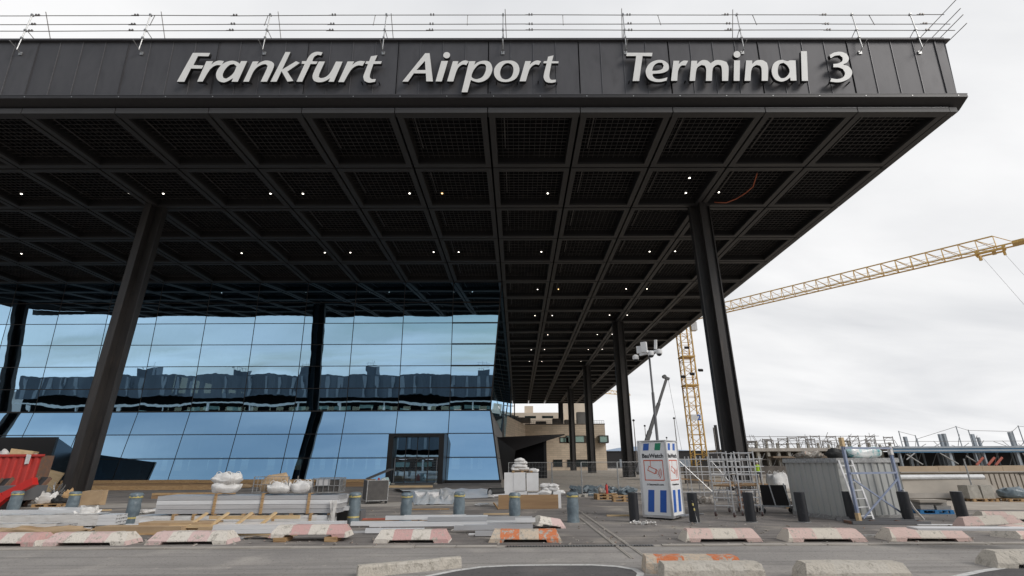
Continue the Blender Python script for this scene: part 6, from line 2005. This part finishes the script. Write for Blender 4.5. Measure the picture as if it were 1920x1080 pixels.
tag(MB().grid(lambda u, v: (u * 1.3, v * .35, .02 + .05 * math.sin(u * 5) * (1 - v) + .02 * rnd.random()), 12, 3).build('cardboard_flap', 'cardboard', smooth=60, loc=tuple(G(452, 1012))), 'torn cardboard flap on the asphalt left of the propped barrier', 'cardboard')

# scattered white boards
rb = random.Random(9)
k = 0
rows = [('longest board at the back of the white scatter', 655, 990, 5.3, .0, .05), ('board crossing the middle of the white scatter', 690, 996, 3.6, 1.5, .10), ('short board in front at the left of the scatter', 682, 1003, 1.7, -.5, .03), ('upper board right of the wrapped bollard', 720, 986, 3.1, 1.2, .16),
        ('thin board stacked highest in the scatter', 755, 989, 2.0, 2.0, .22), ('white board left of the grey ones', 800, 990, 1.9, -1.0, .18), ('grey board in the right half of the scatter', 850, 1000, 2.2, .5, .06), ('second grey board lying over the first', 868, 1003, 2.0, -.6, .12),
        ('rear grey board of the right half', 845, 985, 2.7, .8, .12), ('front most grey board by the orange barrier', 890, 1008, 1.5, 0.3, .02), ('white stub board at the right end of the scatter', 966, 994, .62, 2.0, .20), ('grey board under the white stub', 862, 992, 2.8, .2, .04),
        ('pale board at the back near the pallet', 790, 981, 2.2, -2.0, .08), ('narrow pale board beside the pallet', 830, 983, 1.5, 3.0, .13)]
for i, (lab, px, py, L_, a, z) in enumerate(rows):
    p = G(px, py)
    tag(tube_profile(L_, .12, .012).build('white_board', 'white_profile' if 'grey' not in lab else 'alu_profile', loc=(p.x, p.y + .15, z + .065), rot=(0, 0, R(a))), lab, 'board', 'scattered white boards')
pallet('small wooden pallet between two wrapped bollards', 818, 975, R(14))

# ---- long timber boards in front of the hall base
for i, (x0_, x1_, y, z, h_, m_, lab) in enumerate(((-44, -12.6, 47.2, 0, .34, 'wood_brown', 'lower long timber edging before the glass'), (-43, -13.5, 47.8, .345, .30, 'wood', 'upper long timber edging before the glass'), (-40, -24, 42.5, 0, .36, 'wood', 'timber plank stack right of the left column'), (-22.5, -17.2, 31.5, 0, .18, 'wood_brown', 'brown plank stack behind the left end of the big stack'), (-22.5, -17.6, 31.5, .182, .16, 'wood', 'upper layer of brown planks behind the big stack'), (-13.5, -7.5, 44.5, 0, .18, 'wood_pale', 'pale planks on the ground left of the portal'))):
    t = thing('plank_stack', lab, 'planks', (x0_, y, z))
    n = max(2, int((x1_ - x0_) / 4))
    for q in range(n):
        w_ = (x1_ - x0_) / n
        MB().box((q * w_ + .01, rnd.uniform(-.03, .03), 0), ((q + 1) * w_ - .01, .45, h_ - rnd.uniform(0, .03))).build('plank', m_, t)

# ---- red container and loader at the left edge
rc = G(30, 938)
RC = thing('red_skip', 'red corrugated steel skip heaped with waste at the left edge', 'skip', (rc.x, rc.y + .8, 0), R(3))
rw, rh = 7.0, 2.55
b = corrugated(rw, rh - .2, 16, .08); b.build('front_wall', 'container_red', RC, loc=(-rw, 0, .15), fix=False)
b = MB(); b.box((-rw - .05, -.08, rh - .06), (.08, .06, rh + .08)); b.build('rim', 'container_red', RC)
MB().box((-.02, .0, .1), (.06, .8, rh)).build('end_wall', 'rust', RC)
MB().box((-rw, .75, .1), (-.021, .8, rh)).build('rear_wall', 'container_red', RC)
MB().box((-rw, .1, rh - .5), (-.05, .74, rh - .42)).build('load_surface', 'mixed_litter', RC)
for i, (x, w_, h_, m_, lab) in enumerate(((-1.9, 1.1, .55, 'wood_pale', 'yellowish timber box in the red skip'), (-.9, .9, .3, 'white_bag', 'white rag at the right end of the red skip'), (-2.8, .9, .5, 'film_wrap', 'pale film bundle in the red skip at the left edge'))):
    P_ = RC.location
    if i == 0: tag(MB().cbox((0, 0, h_ / 2), (w_, .7, h_), ry=.1, rz=.3, jit=.04).build('timber_box', m_, loc=(P_.x + x, P_.y + .7, rh - .2)), lab, 'box')
    else: lump(w_, .6, h_, m_, 'waste_bundle', lab, 'waste', (P_.x + x, P_.y + .5, rh - .25), .3, 110 + i, jit=.25)
tag(MB().box((-.12, -.02, -.45), (.14, .0, .12), jit=.03).build('hanging_rag', 'white_bag', loc=(P_.x - .75, P_.y - .12, rh - .05)), 'white rag hanging over the rim of the red skip', 'rag')
# red loader arm
la_ = G(10, 955)
LA = thing('red_lift_arm', 'bright red lifting arm of a machine in front of the red skip', 'machine', (la_.x, la_.y, 0))
mat('machine_red', (0.62, 0.03, 0.025), 0.35, c2=(0.55, 0.03, 0.025), scale=2)
p0, p1, p2 = D(-30, 962, la_.y), D(10, 930, la_.y), D(66, 902, la_.y)
q = [Vector((v.x - la_.x, 0, v.z)) for v in (p0, p1, p2)]
MB().beam(q[0], q[1], .3, .42, (0, 0, 1)).build('lower_boom', 'machine_red', LA)
MB().beam(q[1], q[2], .28, .36, (0, 0, 1)).build('upper_boom', 'machine_red', LA)
MB().box((-1.6, .2, .35), (.2, 1.6, 1.0)).build('chassis', 'boom_grey', LA)
for x in (-1.2, -.1): MB().tube((x, .1, .35), (x, .4, .35), .35, 14).build('wheel', 'rubber', LA)
# two dark steel channels leaning
for (pxa, pya, pxb, pyb, lab) in ((36, 950, 88, 895, 'dark steel channel leaning up in front of the red skip, right one'), (-25, 945, 18, 897, 'dark steel channel leaning up at the left edge before the red skip')):
    a = G(pxa, pya); e = D(pxb, pyb, a.y + .9)
    t = thing('steel_channel', lab, 'beam', (a.x, a.y, 0), group='leaning dark steel channels')
    v = Vector((e.x - a.x, e.y - a.y, e.z))
    n_ = Vector((.12, -.2, .0))
    MB().beam((0, 0, .03), v, .50, .06, (0, -1, .3)).build('web', 'black_metal', t)
    s_ = v.normalized().cross(Vector((0, -1, .3))).normalized() * .27
    for s in (-1, 1): MB().beam(Vector((0, 0, .03)) + s_ * s + Vector((0, -.06, 0)), v + s_ * s + Vector((0, -.06, 0)), .05, .20, (0, -1, .3)).build('flange', 'rust', t)
# clutter between
pallet('pallet heaped with waste in front of the left column', 95, 950, R(12), n=1); p = G(95, 950)
for i, (x, y, s, h_, m_, lab) in enumerate(((-.35, 0, .8, .45, 'film_wrap', 'heap of clear and red film on the waste pallet'), (.35, .1, .7, .3, 'rubber', 'black cable heap on the waste pallet'), (.5, .3, .6, .5, 'wood', 'yellow brown carton on the waste pallet'))):
    lump(s, .5, h_, m_, 'waste_heap', lab, 'waste', (p.x + x, p.y + y, .147), .3, 120 + i, jit=.25)
p = G(62, 944)
lump(1.3, .8, .6, 'mixed_litter', 'waste_heap', 'mixed rubbish heap beside the leaning steel channel', 'waste', (p.x, p.y, 0), .2, 125, jit=.3)
p = G(163, 948)
tag(MB().cbox((0, 0, .35), (1.0, .4, .7), jit=.04).build('brown_carton', 'cardboard', loc=(p.x, p.y + .3, 0)), 'brown carton standing at the right of the left column foot', 'carton')
p = G(80, 922)
tag(MB().box((-.6, -.03, 0), (.6, .03, 1.6), jit=.03).build('plywood_sheet', 'wood_pale', loc=(p.x, p.y, 0), rot=(R(-15), R(12), 0)), 'pale plywood sheet leaning behind the steel channel', 'board')
b = MB(); q = G(30, 950)
for i in range(14):
    b.tube((rnd.uniform(-.6, .6), rnd.uniform(-.2, .2), .1), (rnd.uniform(-.6, .8), rnd.uniform(-.2, .2), rnd.uniform(.6, 1.1)), .02, 5)
tag(stuff(b.build('wire_scrap', 'galvanised', loc=(q.x + .9, q.y + .8, 0))), 'tangle of pale metal scrap under the red lifting arm', 'scrap')


# ---- site worker far back, seen from behind
def person(loc, rz, h=1.78):
    V = [(0, 0, .95), (0, 0, 1.15), (0, .01, 1.38), (0, .01, 1.50), (0, -.01, 1.60), (0, -.01, 1.70), (.10, 0, .90), (.11, -.02, .50), (.11, .02, .08), (.11, -.10, .03), (-.10, 0, .90), (-.12, .03, .50), (-.12, .06, .08), (-.12, -.05, .03),
         (.19, .01, 1.40), (.25, .02, 1.14), (.23, -.08, .90), (.22, -.10, .80), (-.19, .01, 1.40), (-.25, .02, 1.14), (-.23, -.08, .90), (-.22, -.10, .80)]
    E_ = [(0, 1), (1, 2), (2, 3), (3, 4), (4, 5), (0, 6), (6, 7), (7, 8), (8, 9), (0, 10), (10, 11), (11, 12), (12, 13), (2, 14), (14, 15), (15, 16), (16, 17), (2, 18), (18, 19), (19, 20), (20, 21)]
    RR = [.15, .14, .17, .07, .09, .10, .10, .07, .05, .045, .10, .07, .05, .045, .075, .055, .042, .04, .075, .055, .042, .04]
    me = bpy.data.meshes.new('body'); me.from_pydata(V, E_, [])
    o = bpy.data.objects.new('person', me); COL.objects.link(o)
    md = o.modifiers.new('skin', 'SKIN')
    for i, sv in enumerate(me.skin_vertices[0].data):
        sv.radius = (RR[i], RR[i] * .8); sv.use_root = (i == 0)
    o.modifiers.new('sub', 'SUBSURF').levels = 1
    bpy.context.view_layer.update()
    m2 = bpy.data.meshes.new_from_object(o.evaluated_get(bpy.context.evaluated_depsgraph_get()))
    bpy.data.objects.remove(o)
    for m in ('trouser', 'hivis', 'skin'): m2.materials.append(MATS[m])
    for f in m2.polygons:
        z = f.center.z
        f.material_index = 0 if z < .95 and abs(f.center.x) < .19 else (1 if z < 1.5 else 2)
        if abs(f.center.x) > .19 and z < .88: f.material_index = 2
    m2.shade_smooth()
    p = link('person', m2, None, loc, (0, 0, rz))
    tag(p, 'worker in a bright yellow green jacket far back between scaffold and container', 'person')
    MB().lathe([(.125, 1.68), (.12, 1.74), (.09, 1.80), (.02, 1.83)], 12, (0, -.01, 0)).build('helmet', 'sign_white', p, smooth=50)


pw_ = D(1421, 884, 42)
person((pw_.x, 42, .25), R(150))


# ---- more loose material and litter
rnd = random.Random(41)
extra = [('pale plank on the asphalt left of the long cardboard', 215, 1001, 1.6, 6, 'wood_pale', .09, .04), ('brown plank under the thin white bars', 250, 1003, 2.2, -3, 'wood', .14, .05), ('thin batten sticking out over the cream barrier', 400, 1000, 1.3, 12, 'wood_pale', .05, .04),
         ('flat grey strip before the propped barrier', 470, 1010, 1.2, 3, 'alu_profile', .12, .02), ('pale batten beside the white profiles', 500, 1004, 1.8, -4, 'wood_pale', .06, .05), ('grey profile beside the first wrapped bollard of the centre row', 690, 999, 1.4, 8, 'alu_profile', .08, .05),
         ('brown plank behind the scattered boards', 720, 978, 2.4, -2, 'wood_brown', .12, .04), ('short white strip near the orange barrier', 905, 1004, .8, -10, 'white_profile', .10, .04), ('thin pale batten left of the plywood board', 935, 965, 1.2, 5, 'wood_pale', .06, .04),
         ('plank lying before the white plastic sheet', 800, 956, 2.0, 2, 'wood', .12, .04), ('long pale board in front of the left column', 150, 958, 2.6, 3, 'wood_pale', .16, .05), ('white strip between the two wrapped bollards at left', 75, 962, 2.2, -2, 'white_profile', .10, .05),
         ('pale bar lying before the zinc container', 1600, 1006, 1.5, 4, 'galvanised', .05, .04), ('white strip beside the rightmost bollard', 1760, 985, 1.3, -3, 'white_block', .10, .02)]
for lab, px, py, L_, a, m_, w_, h_ in extra:
    p = G(px, py)
    tag(MB().box((-L_ / 2, -w_ / 2, 0), (L_ / 2, w_ / 2, h_), jit=.004).build('loose_strip', m_, loc=(p.x, p.y, .006), rot=(0, 0, R(a))), lab, 'strip', 'loose strips and battens')
rows2 = [('top white profile of the loose layer at the left edge', 10, 988, 3.2, 2, .36), ('second white profile of the loose layer at the left edge', 40, 990, 3.0, 4, .36), ('cream board leaning over the left bundle', 95, 986, 2.0, -6, .43)]
for lab, px, py, L_, a, z in rows2:
    p = G(px, py)
    tag(tube_profile(L_, .09, .01).build('white_board', 'white_profile', loc=(p.x - L_ / 2, p.y + .5, z + .07), rot=(0, 0, R(a))), lab, 'board', 'scattered white boards')
for i, (px, py, s_, h_, m_, lab) in enumerate(((280, 962, .9, .16, 'film_wrap', 'clump of film behind the left end of the stack'), (712, 985, .5, .10, 'film_wrap', 'small scrap of film on the boards by the bollard'), (460, 915, .9, .3, 'cardboard', 'brown package behind the wire crate'), (905, 948, .8, .10, 'film_wrap', 'pale film scrap left of the plywood'),
                                            (1325, 945, .8, .35, 'mixed_litter', 'small heap of tools under the walkway'), (1405, 948, .9, .4, 'mixed_litter', 'heap of buckets and rags between the towers'), (1728, 955, .7, .16, 'mixed_litter', 'scraps beside the blue pallet'))):
    p = G(px, py)
    lump(s_, s_ * .6, h_, m_, 'scrap_clump', lab, 'scrap', (p.x, p.y, 0), rnd.uniform(0, 3), 200 + i, jit=.2)
b = MB()
for i in range(520):
    px, py = rnd.uniform(-20, 1930), 955 + 68 * rnd.random() ** .7
    p = G(px, py); s_ = rnd.uniform(.012, .045)
    b.cbox((p.x, p.y, s_ * .3 + .004), (s_ * rnd.uniform(1, 3.5), s_, s_ * .6), rnd.uniform(0, 3), rnd.uniform(-.3, .3), rnd.uniform(-.3, .3), s_ * .2)
tag(stuff(b.build('ground_litter', 'mixed_litter')), 'tiny chips of wood, stone and film strewn over the asphalt', 'litter')
